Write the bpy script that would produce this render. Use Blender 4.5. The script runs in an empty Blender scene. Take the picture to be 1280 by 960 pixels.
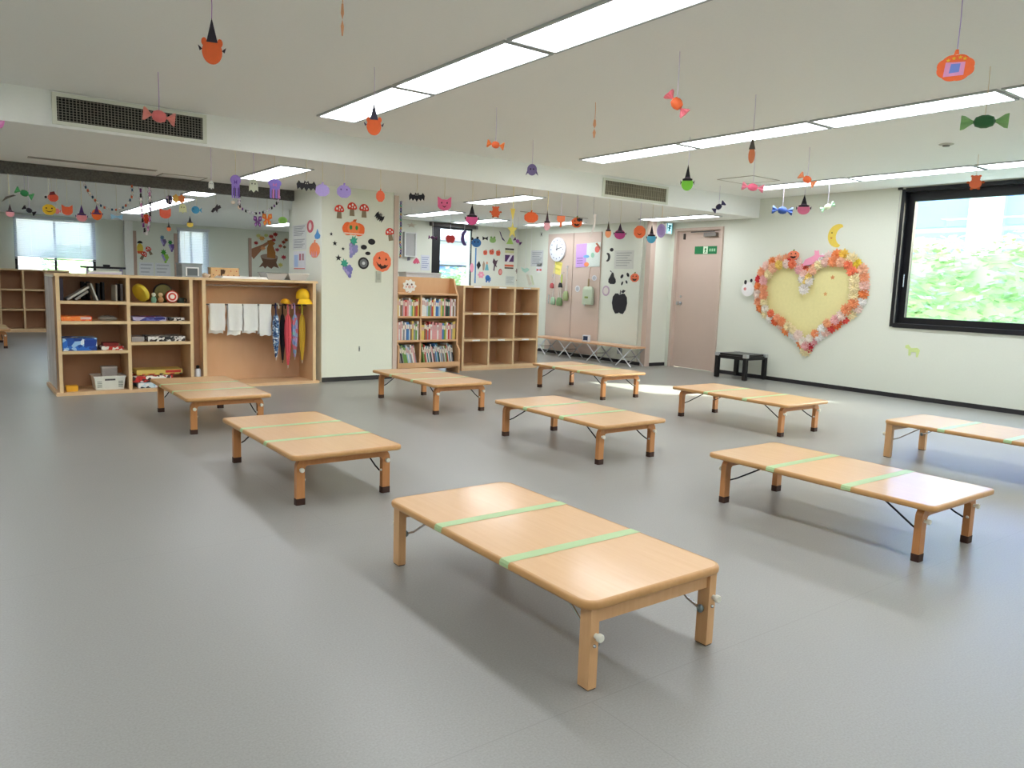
import bpy, bmesh, math, random
from mathutils import Vector, Matrix
random.seed(7)
S = bpy.context.scene
COL = S.collection
# ------------------------------------------------------------------ camera
FPX, YAW, PITCH, ROLL, EYE = 954.7, math.radians(36.61), math.radians(7.404), math.radians(-1.961), 1.15
_fw = Vector((math.sin(YAW)*math.cos(PITCH), math.cos(YAW)*math.cos(PITCH), -math.sin(PITCH)))
_rt = Vector((math.cos(YAW), -math.sin(YAW), 0)); _dn = _fw.cross(_rt)
RT = math.cos(ROLL)*_rt + math.sin(ROLL)*_dn
DN = -math.sin(ROLL)*_rt + math.cos(ROLL)*_dn
FW = _fw; CAM = Vector((0, 0, EYE))
cd = bpy.data.cameras.new('camera'); cam = bpy.data.objects.new('camera', cd); COL.objects.link(cam)
cd.sensor_width = 36; cd.lens = FPX/1280*36; cd.clip_start = .05; cd.clip_end = 200
cam.matrix_world = Matrix(((RT.x, -DN.x, -FW.x, 0), (RT.y, -DN.y, -FW.y, 0), (RT.z, -DN.z, -FW.z, EYE), (0, 0, 0, 1)))
S.camera = cam
# ------------------------------------------------------------------ light
LAMP = 8.6          # radiance of the ceiling light diffusers
S.view_settings.view_transform = 'Standard'; S.view_settings.look = 'None'
S.view_settings.gamma = 1; S.view_settings.use_curve_mapping = False; S.view_settings.exposure = 0.36
w = bpy.data.worlds.new('sky'); S.world = w; w.use_nodes = True
nt = w.node_tree; sky = nt.nodes.new('ShaderNodeTexSky'); sky.sky_type = 'NISHITA'; sky.sun_disc = False
sky.sun_elevation = math.radians(33); sky.sun_rotation = math.radians(133); sky.air_density = 1.2; sky.dust_density = 2.5
nt.links.new(sky.outputs[0], nt.nodes['Background'].inputs[0]); nt.nodes['Background'].inputs[1].default_value = 2.3
sd = bpy.data.lights.new('sun', 'SUN'); sd.energy = 22; sd.angle = math.radians(.6); sd.color = (1, .96, .88)
sun = bpy.data.objects.new('sun', sd); COL.objects.link(sun)
SUN_DIR = Vector((-2.53, 2.38, -2.10)).normalized()
sun.rotation_euler = SUN_DIR.to_track_quat('-Z', 'Y').to_euler(); sun.location = (20, -12, 15)
# ------------------------------------------------------------------ photo pixel -> point on a known plane
def ray(x, y):
    return ((x-640)*RT + (y-480)*DN + FPX*FW).normalized()
def PX(x, y, X=None, Y=None, Z=None):
    d = ray(x, y)
    t = X/d.x if X is not None else Y/d.y if Y is not None else (Z-EYE)/d.z
    return CAM + d*t
# ------------------------------------------------------------------ materials
def lin(h):
    h = h.lstrip('#'); v = [int(h[i:i+2], 16)/255 for i in (0, 2, 4)]
    return tuple(c/12.92 if c <= .04045 else ((c+.055)/1.055)**2.4 for c in v) + (1,)
MC = {}
def M(hexc, rough=.65, metal=0, var=.06, scale=30, bump=0, spec=.4, coat=0):
    k = (hexc, rough, metal, var, scale, bump, spec, coat)
    if k in MC: return MC[k]
    m = bpy.data.materials.new('paint_'+hexc.lstrip('#')); m.use_nodes = True; n = m.node_tree
    b = n.nodes['Principled BSDF']; c = lin(hexc)
    b.inputs['Roughness'].default_value = rough; b.inputs['Metallic'].default_value = metal
    b.inputs['Specular IOR Level'].default_value = spec; b.inputs['Coat Weight'].default_value = coat
    tc = n.nodes.new('ShaderNodeTexCoord'); no = n.nodes.new('ShaderNodeTexNoise'); no.inputs['Scale'].default_value = scale
    no.inputs['Detail'].default_value = 3
    mx = n.nodes.new('ShaderNodeMix'); mx.data_type = 'RGBA'
    mx.inputs[6].default_value = tuple(v*(1-var) for v in c[:3])+(1,); mx.inputs[7].default_value = tuple(min(1, v*(1+var)) for v in c[:3])+(1,)
    n.links.new(tc.outputs['Object'], no.inputs['Vector']); n.links.new(no.outputs[0], mx.inputs[0]); n.links.new(mx.outputs[2], b.inputs['Base Color'])
    if bump:
        bp = n.nodes.new('ShaderNodeBump'); bp.inputs['Strength'].default_value = bump; bp.inputs['Distance'].default_value = .002
        n.links.new(no.outputs[0], bp.inputs['Height']); n.links.new(bp.outputs[0], b.inputs['Normal'])
    MC[k] = m; return m
def wood(name, h1, h2, stretch=(14, 1.2, 14), rough=.4, coat=0.0, coat_r=.2):
    if name in MC: return MC[name]
    m = bpy.data.materials.new(name); m.use_nodes = True; n = m.node_tree; b = n.nodes['Principled BSDF']
    tc = n.nodes.new('ShaderNodeTexCoord'); mp = n.nodes.new('ShaderNodeMapping'); mp.inputs['Scale'].default_value = stretch
    no = n.nodes.new('ShaderNodeTexNoise'); no.inputs['Scale'].default_value = 4; no.inputs['Detail'].default_value = 6; no.inputs['Distortion'].default_value = .4
    mx = n.nodes.new('ShaderNodeMix'); mx.data_type = 'RGBA'; mx.inputs[6].default_value = lin(h1); mx.inputs[7].default_value = lin(h2)
    n.links.new(tc.outputs['Object'], mp.inputs[0]); n.links.new(mp.outputs[0], no.inputs['Vector']); n.links.new(no.outputs[0], mx.inputs[0]); n.links.new(mx.outputs[2], b.inputs['Base Color'])
    b.inputs['Roughness'].default_value = rough; b.inputs['Coat Weight'].default_value = coat; b.inputs['Coat Roughness'].default_value = coat_r
    MC[name] = m; return m
def emit(name, hexc, strength):
    if name in MC: return MC[name]
    m = bpy.data.materials.new(name); m.use_nodes = True; n = m.node_tree; b = n.nodes['Principled BSDF']
    b.inputs['Base Color'].default_value = lin(hexc); b.inputs['Emission Color'].default_value = lin(hexc); b.inputs['Emission Strength'].default_value = strength
    MC[name] = m; return m
def glass(name, tint='#f4faf8', refl=.07, rough=0.0):
    if name in MC: return MC[name]
    m = bpy.data.materials.new(name); m.use_nodes = True; n = m.node_tree; n.nodes.remove(n.nodes['Principled BSDF'])
    t = n.nodes.new('ShaderNodeBsdfTransparent'); t.inputs[0].default_value = lin(tint); g = n.nodes.new('ShaderNodeBsdfGlossy'); g.inputs['Roughness'].default_value = rough
    mx = n.nodes.new('ShaderNodeMixShader'); mx.inputs[0].default_value = refl
    n.links.new(t.outputs[0], mx.inputs[1]); n.links.new(g.outputs[0], mx.inputs[2]); n.links.new(mx.outputs[0], n.nodes['Material Output'].inputs[0])
    MC[name] = m; return m
def clear(name, hexc, alpha, rough=.2):
    if name in MC: return MC[name]
    m = bpy.data.materials.new(name); m.use_nodes = True; b = m.node_tree.nodes['Principled BSDF']
    b.inputs['Base Color'].default_value = lin(hexc); b.inputs['Alpha'].default_value = alpha; b.inputs['Roughness'].default_value = rough
    MC[name] = m; return m
def print_mat(name, cols, scale=40, rough=.5):
    """blotchy multi-colour print (fabric pattern, box art)"""
    if name in MC: return MC[name]
    m = bpy.data.materials.new(name); m.use_nodes = True; n = m.node_tree; b = n.nodes['Principled BSDF']; b.inputs['Roughness'].default_value = rough
    tc = n.nodes.new('ShaderNodeTexCoord'); v = n.nodes.new('ShaderNodeTexVoronoi'); v.inputs['Scale'].default_value = scale
    sp = n.nodes.new('ShaderNodeSeparateColor'); r = n.nodes.new('ShaderNodeValToRGB'); r.color_ramp.interpolation = 'CONSTANT'
    while len(r.color_ramp.elements) < len(cols): r.color_ramp.elements.new(.5)
    for i, c in enumerate(cols):
        r.color_ramp.elements[i].position = i/len(cols); r.color_ramp.elements[i].color = lin(c)
    n.links.new(tc.outputs['Object'], v.inputs['Vector']); n.links.new(v.outputs['Color'], sp.inputs[0]); n.links.new(sp.outputs[0], r.inputs[0]); n.links.new(r.outputs[0], b.inputs['Base Color'])
    MC[name] = m; return m
# ------------------------------------------------------------------ mesh builder
class MB:
    def __init__(s): s.v = []; s.f = []; s.mi = []
    def add(s, vs, fs, mi=0):
        o = len(s.v); s.v += [tuple(p) for p in vs]
        for f in fs: s.f.append([i+o for i in f]); s.mi.append(mi)
        return s
    def box(s, x0, x1, y0, y1, z0, z1, mi=0):
        return s.add([(x0,y0,z0),(x1,y0,z0),(x1,y1,z0),(x0,y1,z0),(x0,y0,z1),(x1,y0,z1),(x1,y1,z1),(x0,y1,z1)],
                     [(0,3,2,1),(4,5,6,7),(0,1,5,4),(1,2,6,5),(2,3,7,6),(3,0,4,7)], mi)
    def prism(s, pts, y0, y1, mi=0):          # pts in (x,z), extruded along y
        n = len(pts)
        a = sum(pts[i][0]*pts[(i+1) % n][1]-pts[(i+1) % n][0]*pts[i][1] for i in range(n))
        if a < 0: pts = pts[::-1]
        vs = [(x, y0, z) for x, z in pts]+[(x, y1, z) for x, z in pts]
        fs = [list(range(n)), list(range(2*n-1, n-1, -1))]+[(i, i+n, (i+1) % n+n, (i+1) % n) for i in range(n)]
        return s.add(vs, fs, mi)
    def loft(s, loops, mi=0, cap=True):       # loops of equal-length 3D points
        n = len(loops[0]); vs = [p for l in loops for p in l]; fs = []
        for k in range(len(loops)-1):
            for i in range(n): fs.append((k*n+i, k*n+(i+1) % n, (k+1)*n+(i+1) % n, (k+1)*n+i))
        if cap: fs += [list(range(n))[::-1], list(range((len(loops)-1)*n, len(loops)*n))]
        return s.add(vs, fs, mi)
    def tube(s, path, r, n=8, mi=0):
        P = [Vector(p) for p in path]; rs = r if isinstance(r, (list, tuple)) else [r]*len(P); loops = []; up = None
        for i, p in enumerate(P):
            d = (P[min(i+1, len(P)-1)]-P[max(i-1, 0)]).normalized()
            if up is None: up = Vector((0, 0, 1)) if abs(d.z) < .9 else Vector((1, 0, 0))
            a = d.cross(up).normalized(); b = a.cross(d).normalized(); up = b
            loops.append([p+rs[i]*(math.cos(2*math.pi*k/n)*a+math.sin(2*math.pi*k/n)*b) for k in range(n)])
        return s.loft(loops, mi)
    def lathe(s, prof, axis='z', n=16, mi=0, c=(0, 0, 0)):     # prof: (r, h)
        loops = []
        for r, h in prof:
            l = []
            for k in range(n):
                a = 2*math.pi*k/n; u, v = max(r, 1e-4)*math.cos(a), max(r, 1e-4)*math.sin(a)
                q = (u, v, h) if axis == 'z' else (h, u, v) if axis == 'x' else (v, h, u)
                l.append((q[0]+c[0], q[1]+c[1], q[2]+c[2]))
            loops.append(l)
        return s.loft(loops, mi)
    def ball(s, c, rx, ry, rz, n=12, m=8, mi=0):
        return s.loft([[(c[0]+rx*max(math.sin(math.pi*j/m), .01)*math.cos(2*math.pi*k/n), c[1]+ry*max(math.sin(math.pi*j/m), .01)*math.sin(2*math.pi*k/n), c[2]-rz*math.cos(math.pi*j/m)) for k in range(n)] for j in range(m+1)], mi)
    def mesh(s, name, mats, smooth=False):
        me = bpy.data.meshes.new(name); me.from_pydata(s.v, [], s.f)
        for m in (mats if isinstance(mats, (list, tuple)) else [mats]): me.materials.append(m)
        if len(me.materials) > 1: me.polygons.foreach_set('material_index', s.mi)
        bm = bmesh.new(); bm.from_mesh(me); bmesh.ops.recalc_face_normals(bm, faces=bm.faces); bm.to_mesh(me); bm.free()
        if smooth:
            me.polygons.foreach_set('use_smooth', [True]*len(me.polygons)); me.set_sharp_from_angle(angle=math.radians(40))
        me.update(); return me
    def build(s, name, mats, parent=None, loc=(0, 0, 0), rz=0, smooth=False):
        return link(name, s.mesh(name, mats, smooth), parent, loc, rz)
def link(name, me, parent=None, loc=(0, 0, 0), rz=0):
    o = bpy.data.objects.new(name, me); COL.objects.link(o); o.location = loc; o.rotation_euler = (0, 0, rz)
    if parent is not None: o.parent = parent
    return o
def tag(o, label, cat, group=None, kind=None):
    o['label'] = label
    if cat: o['category'] = cat
    if group: o['group'] = group
    if kind: o['kind'] = kind
    return o
def thing(name, label, cat, loc=(0, 0, 0), rz=0, group=None):
    o = bpy.data.objects.new(name, None); COL.objects.link(o); o.location = loc; o.rotation_euler = (0, 0, rz); o.empty_display_size = .1
    return tag(o, label, cat, group)
def struct(o, label=None):
    o['kind'] = 'structure'
    if label: o['label'] = label
    return o
def sbox(name, m, x0, x1, y0, y1, z0, z1, label=None, parent=None):
    cx, cy = (x0+x1)/2, (y0+y1)/2
    o = MB().box(x0-cx, x1-cx, y0-cy, y1-cy, 0, z1-z0).build(name, m, parent, (cx, cy, z0))
    return o if parent is not None else struct(o, label)
def rrect(w, d, r, n=6):
    out = []
    for cx, cy, a0 in ((w/2-r, d/2-r, 0), (-w/2+r, d/2-r, 90), (-w/2+r, -d/2+r, 180), (w/2-r, -d/2+r, 270)):
        for k in range(n+1):
            a = math.radians(a0+90*k/n); out.append((cx+r*math.cos(a), cy+r*math.sin(a)))
    return out
# ------------------------------------------------------------------ base materials
def wall_mat(name, h, bump=.15):
    m = M(h, .8, 0, .02, 60, bump, .25); return m
WALL = wall_mat('wall', '#e3e6d9'); CEIL = wall_mat('ceiling', '#f6f8f4'); WHITE = M('#ecebe6', .5)
def floor_mat():
    m = bpy.data.materials.new('vinyl_floor'); m.use_nodes = True; n = m.node_tree; b = n.nodes['Principled BSDF']
    tc = n.nodes.new('ShaderNodeTexCoord')
    def noise(sc, det):
        q = n.nodes.new('ShaderNodeTexNoise'); q.inputs['Scale'].default_value = sc; q.inputs['Detail'].default_value = det
        n.links.new(tc.outputs['Object'], q.inputs['Vector']); return q
    fine = noise(160, 4); big = noise(1.1, 3)
    def mix(a, b_, f):
        q = n.nodes.new('ShaderNodeMix'); q.data_type = 'RGBA'
        for i, v in ((6, a), (7, b_)):
            if isinstance(v, str): q.inputs[i].default_value = lin(v)
            else: n.links.new(v, q.inputs[i])
        n.links.new(f, q.inputs[0]); return q.outputs[2]
    c1 = mix('#84837d', '#a3a29c', fine.outputs[0]); 
    br = n.nodes.new('ShaderNodeTexBrick'); br.inputs['Scale'].default_value = 1; br.inputs['Brick Width'].default_value = 9.0; br.inputs['Row Height'].default_value = 1.82
    br.inputs['Mortar Size'].default_value = .0018; br.inputs['Mortar Smooth'].default_value = .3
    mp = n.nodes.new('ShaderNodeMapping'); mp.inputs['Location'].default_value = (3.1, .36, 0); n.links.new(tc.outputs['Object'], mp.inputs[0]); n.links.new(mp.outputs[0], br.inputs['Vector'])
    c2 = mix(c1, '#8b8a84', br.outputs['Fac'])
    n.links.new(c2, b.inputs['Base Color'])
    mr = n.nodes.new('ShaderNodeMapRange'); mr.inputs['To Min'].default_value = .31; mr.inputs['To Max'].default_value = .37
    n.links.new(big.outputs[0], mr.inputs['Value']); n.links.new(mr.outputs[0], b.inputs['Roughness'])
    bp = n.nodes.new('ShaderNodeBump'); bp.inputs['Strength'].default_value = .12; bp.inputs['Distance'].default_value = .001
    n.links.new(fine.outputs[0], bp.inputs['Height']); n.links.new(bp.outputs[0], b.inputs['Normal'])
    return m
FLOOR = floor_mat()
BEECH = wood('beech_top', '#dbab76', '#e8be8e', (16, 1.0, 16), .38, .6, .15)
BEECH_E = wood('beech_edge', '#c08c52', '#d0a066', (14, 2, 14), .4, .2)
LEGW = wood('leg_wood', '#b5753f', '#c98d57', (16, 16, 1.5), .4, .2)
LEGL = wood('leg_wood_light', '#cf9c66', '#deb080', (16, 16, 1.5), .4, .2)
SHELFW = wood('shelf_wood', '#d8b184', '#e4c29a', (3, 3, 1), .5)
SHELFE = wood('shelf_edge', '#dcb98a', '#ead0a4', (3, 3, 3), .5)
SHELFB = wood('shelf_back', '#b98e6c', '#c69b78', (2, 2, 1), .6)
BLACK = M('#1d1c1f', .5); BLKMET = M('#202224', .35, .6); CHROME = M('#c9ccd0', .25, .9, .02); DARK = M('#2c2a2c', .6)
RUBBER = M('#3b2218', .6); PINKW = M('#cdb9ab', .6, 0, .02, 8)
PAPER = M('#f0efea', .8)

# ------------------------------------------------------------------ the room
XR, XP, YS, YC, YB, YK = 8.84, 8.42, 6.47, 8.05, 17.0, 11.3     # right wall, closet wall, soffit, pillar front, far wall, back wall
ZC, ZL = 2.40, 2.15
struct(MB().box(-3.2, 9.1, -3.2, YK+.15, -.12, 0).box(-3.2, 6.55, YK+.15, 17.3, -.12, 0).build('floor', FLOOR), 'grey speckled vinyl floor with a soft sheen')
sbox('ceiling', CEIL, -3.2, 9.1, -3.2, YS, ZC, ZC+.15, 'plain off-white main ceiling')
struct(MB().box(-3.2, 9.1, YS, YK+.15, ZL, ZC+.15).box(-3.2, 6.55, YK+.15, 17.3, ZL, ZC+.15).build('ceiling_lower', CEIL), 'lower ceiling stepping down in a soffit behind the tables')
sbox('wall_left', WALL, -3.2, -3.0, -3.2, 17.3, 0, ZC)
sbox('wall_front', WALL, -3.0, 9.1, -3.2, -3.0, 0, ZC)
# right wall with the window opening
WY0, WY1, WZ0, WZ1 = .8, 4.55, .83, 2.375
mb = MB()
for y0, y1, z0, z1 in ((-3.0, WY0, 0, ZC), (WY1, 7.03, 0, ZC), (7.91, 8.0, 0, ZC), (7.03, 7.91, 2.06, ZC), (WY0, WY1, 0, WZ0), (WY0, WY1, WZ1, ZC)):
    mb.box(0, .26, y0, y1, z0, z1)
struct(mb.build('wall_right', WALL, None, (XR, 0, 0)), 'off-white right wall with a wide black framed window')
sbox('baseboard_right', DARK, XR-.008, XR, -3, 7.03, 0, .05, 'thin black baseboard')
# jog and closet wall
sbox('wall_jog', WALL, XP+.02, 9.1, 8.0, 8.2, 0, ZL)
sbox('baseboard_jog', DARK, XP+.06, XR, 7.993, 8.0, 0, .05)
sbox('wall_closet', WALL, XP, XP+.4, 8.2, YK, 0, ZL, 'closet wall with pale doors behind the folding bench')
sbox('baseboard_closet', DARK, XP-.006, XP, 8.08, YK, 0, .05)
sbox('trim_1', PINKW, XP-.03, XP+.07, 7.985, 8.08, 0, ZL, 'pinkish beige corner post of the closet wall')
# closet doors
def closet_door(y0, y1, n, lab):
    d = struct(thing('door_%d' % n, lab, 'door', (XP, (y0+y1)/2, 0)))
    del d['category']
    w_ = y1-y0
    MB().box(-.022, 0, -w_/2+.006, w_/2-.006, .06, 2.03).build('door_leaf', PINKW, d)
    MB().box(-.030, -.022, -.012 if n == 3 else w_/2-.09, .012 if n == 3 else w_/2-.066, .85, 1.0).build('pull_handle', CHROME, d)
closet_door(9.73, 10.40, 2, 'pale pink beige closet door that the clock hangs on')
closet_door(9.06, 9.725, 3, 'pale pink beige closet door that the poster hangs on')
# back wall of the reading corner with a window opening
KX0, KX1, KZ0, KZ1 = 6.62, 7.42, .9, 2.08
mb = MB()
for x0, x1, z0, z1 in ((4.22, KX0, 0, ZL), (KX1, XP, 0, ZL), (KX0, KX1, 0, KZ0), (KX0, KX1, KZ1, ZL)): mb.box(x0, x1, 0, .15, z0, z1)
struct(mb.build('wall_back', WALL, None, (0, YK, 0)), 'back wall covered in paper cut-outs')
# pillar
sbox('wall_pillar', WALL, 3.33, 4.205, YC, 8.94, 0, ZL, 'broad off-white pillar decorated with autumn stickers')
sbox('baseboard_pillar', DARK, 3.335, 4.205, YC-.008, YC, 0, .05)
sbox('trim_2', PINKW, 4.205, 4.262, YC-.01, 8.94, 0, ZL-.03, 'pinkish beige trim on the pillar edge')
sbox('wall_divider', WALL, 4.22, 4.33, 8.94, YK, 0, ZL)
sbox('wall_far_right', WALL, 6.42, 6.55, YK+.15, YB, 0, ZL)
# far wall with two window openings
F = [(1.07, 2.40, .95, 2.12), (3.91, 4.51, .8, 2.08)]
mb = MB()
for x0, x1, z0, z1 in ((-3.0, 1.07, 0, ZL), (2.40, 3.91, 0, ZL), (4.51, 6.55, 0, ZL), (1.07, 2.40, 0, .95), (1.07, 2.40, 2.12, ZL), (3.91, 4.51, 0, .8), (3.91, 4.51, 2.08, ZL)):
    mb.box(x0, x1, 0, .25, z0, z1)
struct(mb.build('wall_far', WALL, None, (0, YB, 0)), 'far wall of the second room')
sbox('wall_pier', M('#f0f0ea', .8), 2.90, 3.05, YB-.14, YB, 0, ZL, 'narrow white pier on the far wall')
for i, x in enumerate((3.07, 3.84, 5.36)):
    sbox('trim_%d' % (i+3), M('#b99d8c', .6), x, x+.06, YB-.03, YB, 0, 1.96)
# dark header beam across the opening to the second room
def fuzz():
    m = bpy.data.materials.new('dark_fuzzy_felt'); m.use_nodes = True; n = m.node_tree; b = n.nodes['Principled BSDF']; b.inputs['Roughness'].default_value = .95
    tc = n.nodes.new('ShaderNodeTexCoord'); no = n.nodes.new('ShaderNodeTexNoise'); no.inputs['Scale'].default_value = 55; no.inputs['Detail'].default_value = 5
    mx = n.nodes.new('ShaderNodeMix'); mx.data_type = 'RGBA'; mx.inputs[6].default_value = lin('#2e2d2c'); mx.inputs[7].default_value = lin('#7a7873')
    n.links.new(tc.outputs['Object'], no.inputs['Vector']); n.links.new(no.outputs[0], mx.inputs[0]); n.links.new(mx.outputs[2], b.inputs['Base Color']); return m
sbox('trim_6', fuzz(), -3.0, 3.33, 8.86, 8.94, 2.035, ZL, 'dark grey fuzzy strip hanging under the lower ceiling')
# entrance door in the right wall
d = struct(thing('door_1', 'pinkish beige steel exit door with a door closer and green sign', 'door', (XR, 7.47, 0))); del d['category']
lf = MB().box(.03, .07, -.40, .40, .005, 2.02).build('door_leaf', PINKW, d)
for nm, a in (('frame_post', (-.03, .08, -.44, -.40, 0, 2.06)), ('frame_post', (-.03, .08, .40, .44, 0, 2.06)), ('frame_head', (-.03, .08, -.40, .40, 2.02, 2.06))):
    MB().box(*a).build(nm, PINKW, d)
hd = MB().lathe([(.028, 0), (.028, .012), (.012, .014), (.012, .05), (.026, .052), (.03, .065), (.026, .08), (.0, .084)], 'x', 14)
hd.v = [(-x+.03, y, z) for x, y, z in hd.v]; hd.build('door_knob', CHROME, lf, (0, .30, .96), smooth=True)
MB().lathe([(.018, -.012), (.018, 0)], 'x', 12).build('lock', CHROME, lf, (.03, .30, 1.06))
MB().box(-.03, .03, -.32, -.10, 1.93, 1.985).build('closer_body', M('#77726c', .4, .4), d)
MB().box(-.05, -.036, -.30, .12, 1.99, 2.005).build('closer_arm', M('#55524e', .4, .5), d)
MB().box(.012, .03, .28, .31, 1.90, 1.985).build('door_guard', M('#4a4642', .4, .4), d)
sg = thing('exit_plate', 'green and white emergency exit plate stuck on the steel door', 'sign', (XR+.028, 7.36, 1.74), -math.pi/2)
MB().box(-.20, .20, -.004, 0, -.055, .055).build('plate', M('#1d7a48', .4), sg)
wm = MB().box(-.04, .04, -.006, -.004, -.052, .052); wm.build('pictogram_field', M('#dff0d8', .5), sg)
MB().prism([(-.02, -.04), (-.005, -.01), (-.018, .01), (-.004, .03), (.006, .03), (.02, .008), (.012, .0), (.008, .012), (.004, -.008), (.02, -.035), (.01, -.04), (.0, -.018), (-.01, -.044)], -.0075, -.006).build('running_figure', M('#1d7a48', .4), sg)
for i in range(3): MB().box(.07+i*.04, .095+i*.04, -.006, -.004, -.02, .02).build('lettering', M('#9fd0a8', .5), sg)
es = thing('exit_light', 'small lit cyan exit sign above the corner by the steel door', 'sign', PX(835.5, 286, Y=7.95), 0)
MB().box(-.065, .065, -.02, .045, -.075, .08).build('housing', M('#e6e8e6', .5), es)
MB().box(-.06, .06, -.024, -.02, -.07, .075).build('face', emit('exit_face', '#bfeaf2', .9), es)
MB().prism([(-.035, .055), (.035, .055), (.035, .03), (.01, .03), (.025, 0), (.0, -.01), (.02, -.045), (-.01, -.03), (-.03, -.045), (-.02, 0), (-.04, .01), (-.015, .03)], -.026, -.024).build('pictogram', M('#1f8f9a', .5), es)
for s_ in (-.06, .045): MB().box(s_, s_+.015, -.026, -.024, -.07, .075).build('edge_bar', M('#2aa3b0', .5), es)
# ------------------------------------------------------------------ windows
GL = glass('window_glass'); FRM = M('#232326', .4, .3)
wn = struct(thing('window_1', 'wide black aluminium window in the right wall', 'window', (XR, 0, 0))); del wn['category']
y0, y1, z0, z1 = WY0, WY1, WZ0, WZ1
for nm, a in (('jamb', (-.012, .15, y1-.03, y1+.012, z0-.012, z1)), ('jamb', (-.012, .15, y0-.012, y0+.03, z0-.012, z1)), ('head', (-.012, .15, y0+.03, y1-.03, z1-.03, z1+.012)), ('sill', (-.02, .15, y0+.03, y1-.03, z0-.02, z0+.03))):
    MB().box(*a).build(nm, FRM, wn)
for nm, a in (('sash_stile', (.09, .15, y1-.10, y1-.03, z0+.03, z1-.03)), ('sash_stile', (.09, .15, 2.55, 2.67, z0+.03, z1-.03)), ('sash_stile', (.09, .15, y0+.03, y0+.13, z0+.03, z1-.03)), ('sash_rail', (.09, .15, y0+.13, y1-.10, z1-.13, z1-.03)), ('sash_rail', (.09, .15, y0+.13, y1-.10, z0+.03, z0+.10))):
    MB().box(*a).build(nm, FRM, wn)
MB().box(.115, .121, 2.67, y1-.10, z0+.10, z1-.13).build('pane', GL, wn); MB().box(.115, .121, y0+.13, 2.55, z0+.10, z1-.13).build('pane', GL, wn)
MB().tube([(.09, y1-.065, 1.28), (.06, y1-.065, 1.28), (.06, y1-.065, 1.42), (.09, y1-.065, 1.42)], .008).build('window_handle', CHROME, wn)
MB().tube([(-.022, y1+.028, z1+.01), (-.022, y1+.026, 1.75), (-.022, y1+.024, 1.20)], .004, 6).build('blind_cord', M('#c9c7c2', .6), wn)
MB().lathe([(.004, .04), (.012, .02), (.014, -.03), (.006, -.05)], 'z', 10, c=(-.024, y1+.026, 1.60)).build('cord_grip', WHITE, wn, smooth=True)
MB().box(-.035, -.008, y1+.005, y1+.05, z1-.005, z1+.02).build('blind_bracket', BLACK, wn)
for nm, x0, x1, z0_, z1_ in (('window_2', *F[0]), ('window_3', *F[1])):
    wn = struct(thing(nm, 'far window with a lowered white slat blind', 'window', ((x0+x1)/2, YB, 0))); del wn['category']
    hw = (x1-x0)/2
    for p, a in (('jamb', (-hw, -hw+.05, 0, .2, z0_, z1_)), ('jamb', (hw-.05, hw, 0, .2, z0_, z1_)), ('head', (-hw+.05, hw-.05, 0, .2, z1_-.05, z1_)), ('sill', (-hw+.05, hw-.05, 0, .2, z0_, z0_+.05)), ('mullion', (-.02, .02, .12, .17, z0_+.05, z1_-.05))):
        MB().box(*a).build(p, FRM, wn)
    MB().box(-hw+.05, hw-.05, .14, .146, z0_+.05, z1_-.05).build('pane', GL, wn)
    bl = thing('slat_blind', 'white slat blind lowered over the %s window of the second room' % ('wide' if nm == 'window_2' else 'narrow'), 'blind', ((x0+x1)/2, YB-.05, z1_))
    zb = 1.32 if nm == 'window_2' else 1.06
    MB().box(-hw-.02, hw+.02, -.03, .02, -.05, 0).build('head_rail', M('#d9dbe0', .5), bl)
    sl = MB().add([(-hw, -.010, -.016), (hw, -.010, -.016), (hw, -.002, .001), (-hw, -.002, .001), (hw, .008, .017), (-hw, .008, .017)], [(0, 1, 2, 3), (3, 2, 4, 5)]).mesh('slat', M('#dfe3ee', .5, 0, .03))
    n = int((z1_-.06-zb)/.034)
    for i in range(n): link('slat', sl, bl, (0, 0, -.07-i*.034))
    MB().box(-hw, hw, -.015, .015, -.085-n*.034, -.065-n*.034).build('bottom_rail', M('#c2c5cc', .5), bl)
    for x in (-hw*.6, hw*.6): MB().tube([(x, -.02, -.05), (x, -.02, -.07-n*.034)], .002, 5).build('ladder_cord', WHITE, bl)
wn = struct(thing('window_4', 'tall black window behind the bookcase', 'window', ((KX0+KX1)/2, YK, 0))); del wn['category']
hw = (KX1-KX0)/2
for p, a in (('jamb', (-hw, -hw+.16, 0, .04, KZ0, KZ1)), ('jamb', (hw-.02, hw, 0, .03, KZ0, KZ1)), ('head', (-hw, hw, -.01, .04, KZ1-.03, KZ1+.05)), ('sill', (-hw, hw, 0, .04, KZ0, KZ0+.04))):
    MB().box(*a).build(p, FRM, wn)
MB().box(-hw+.16, hw-.02, .02, .026, KZ0+.04, KZ1-.03).build('pane', GL, wn)
MB().box(-hw-.06, hw+.06, -.09, -.01, KZ1+.0, KZ1+.055).build('blind_box', M('#4a4644', .6), wn)
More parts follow.
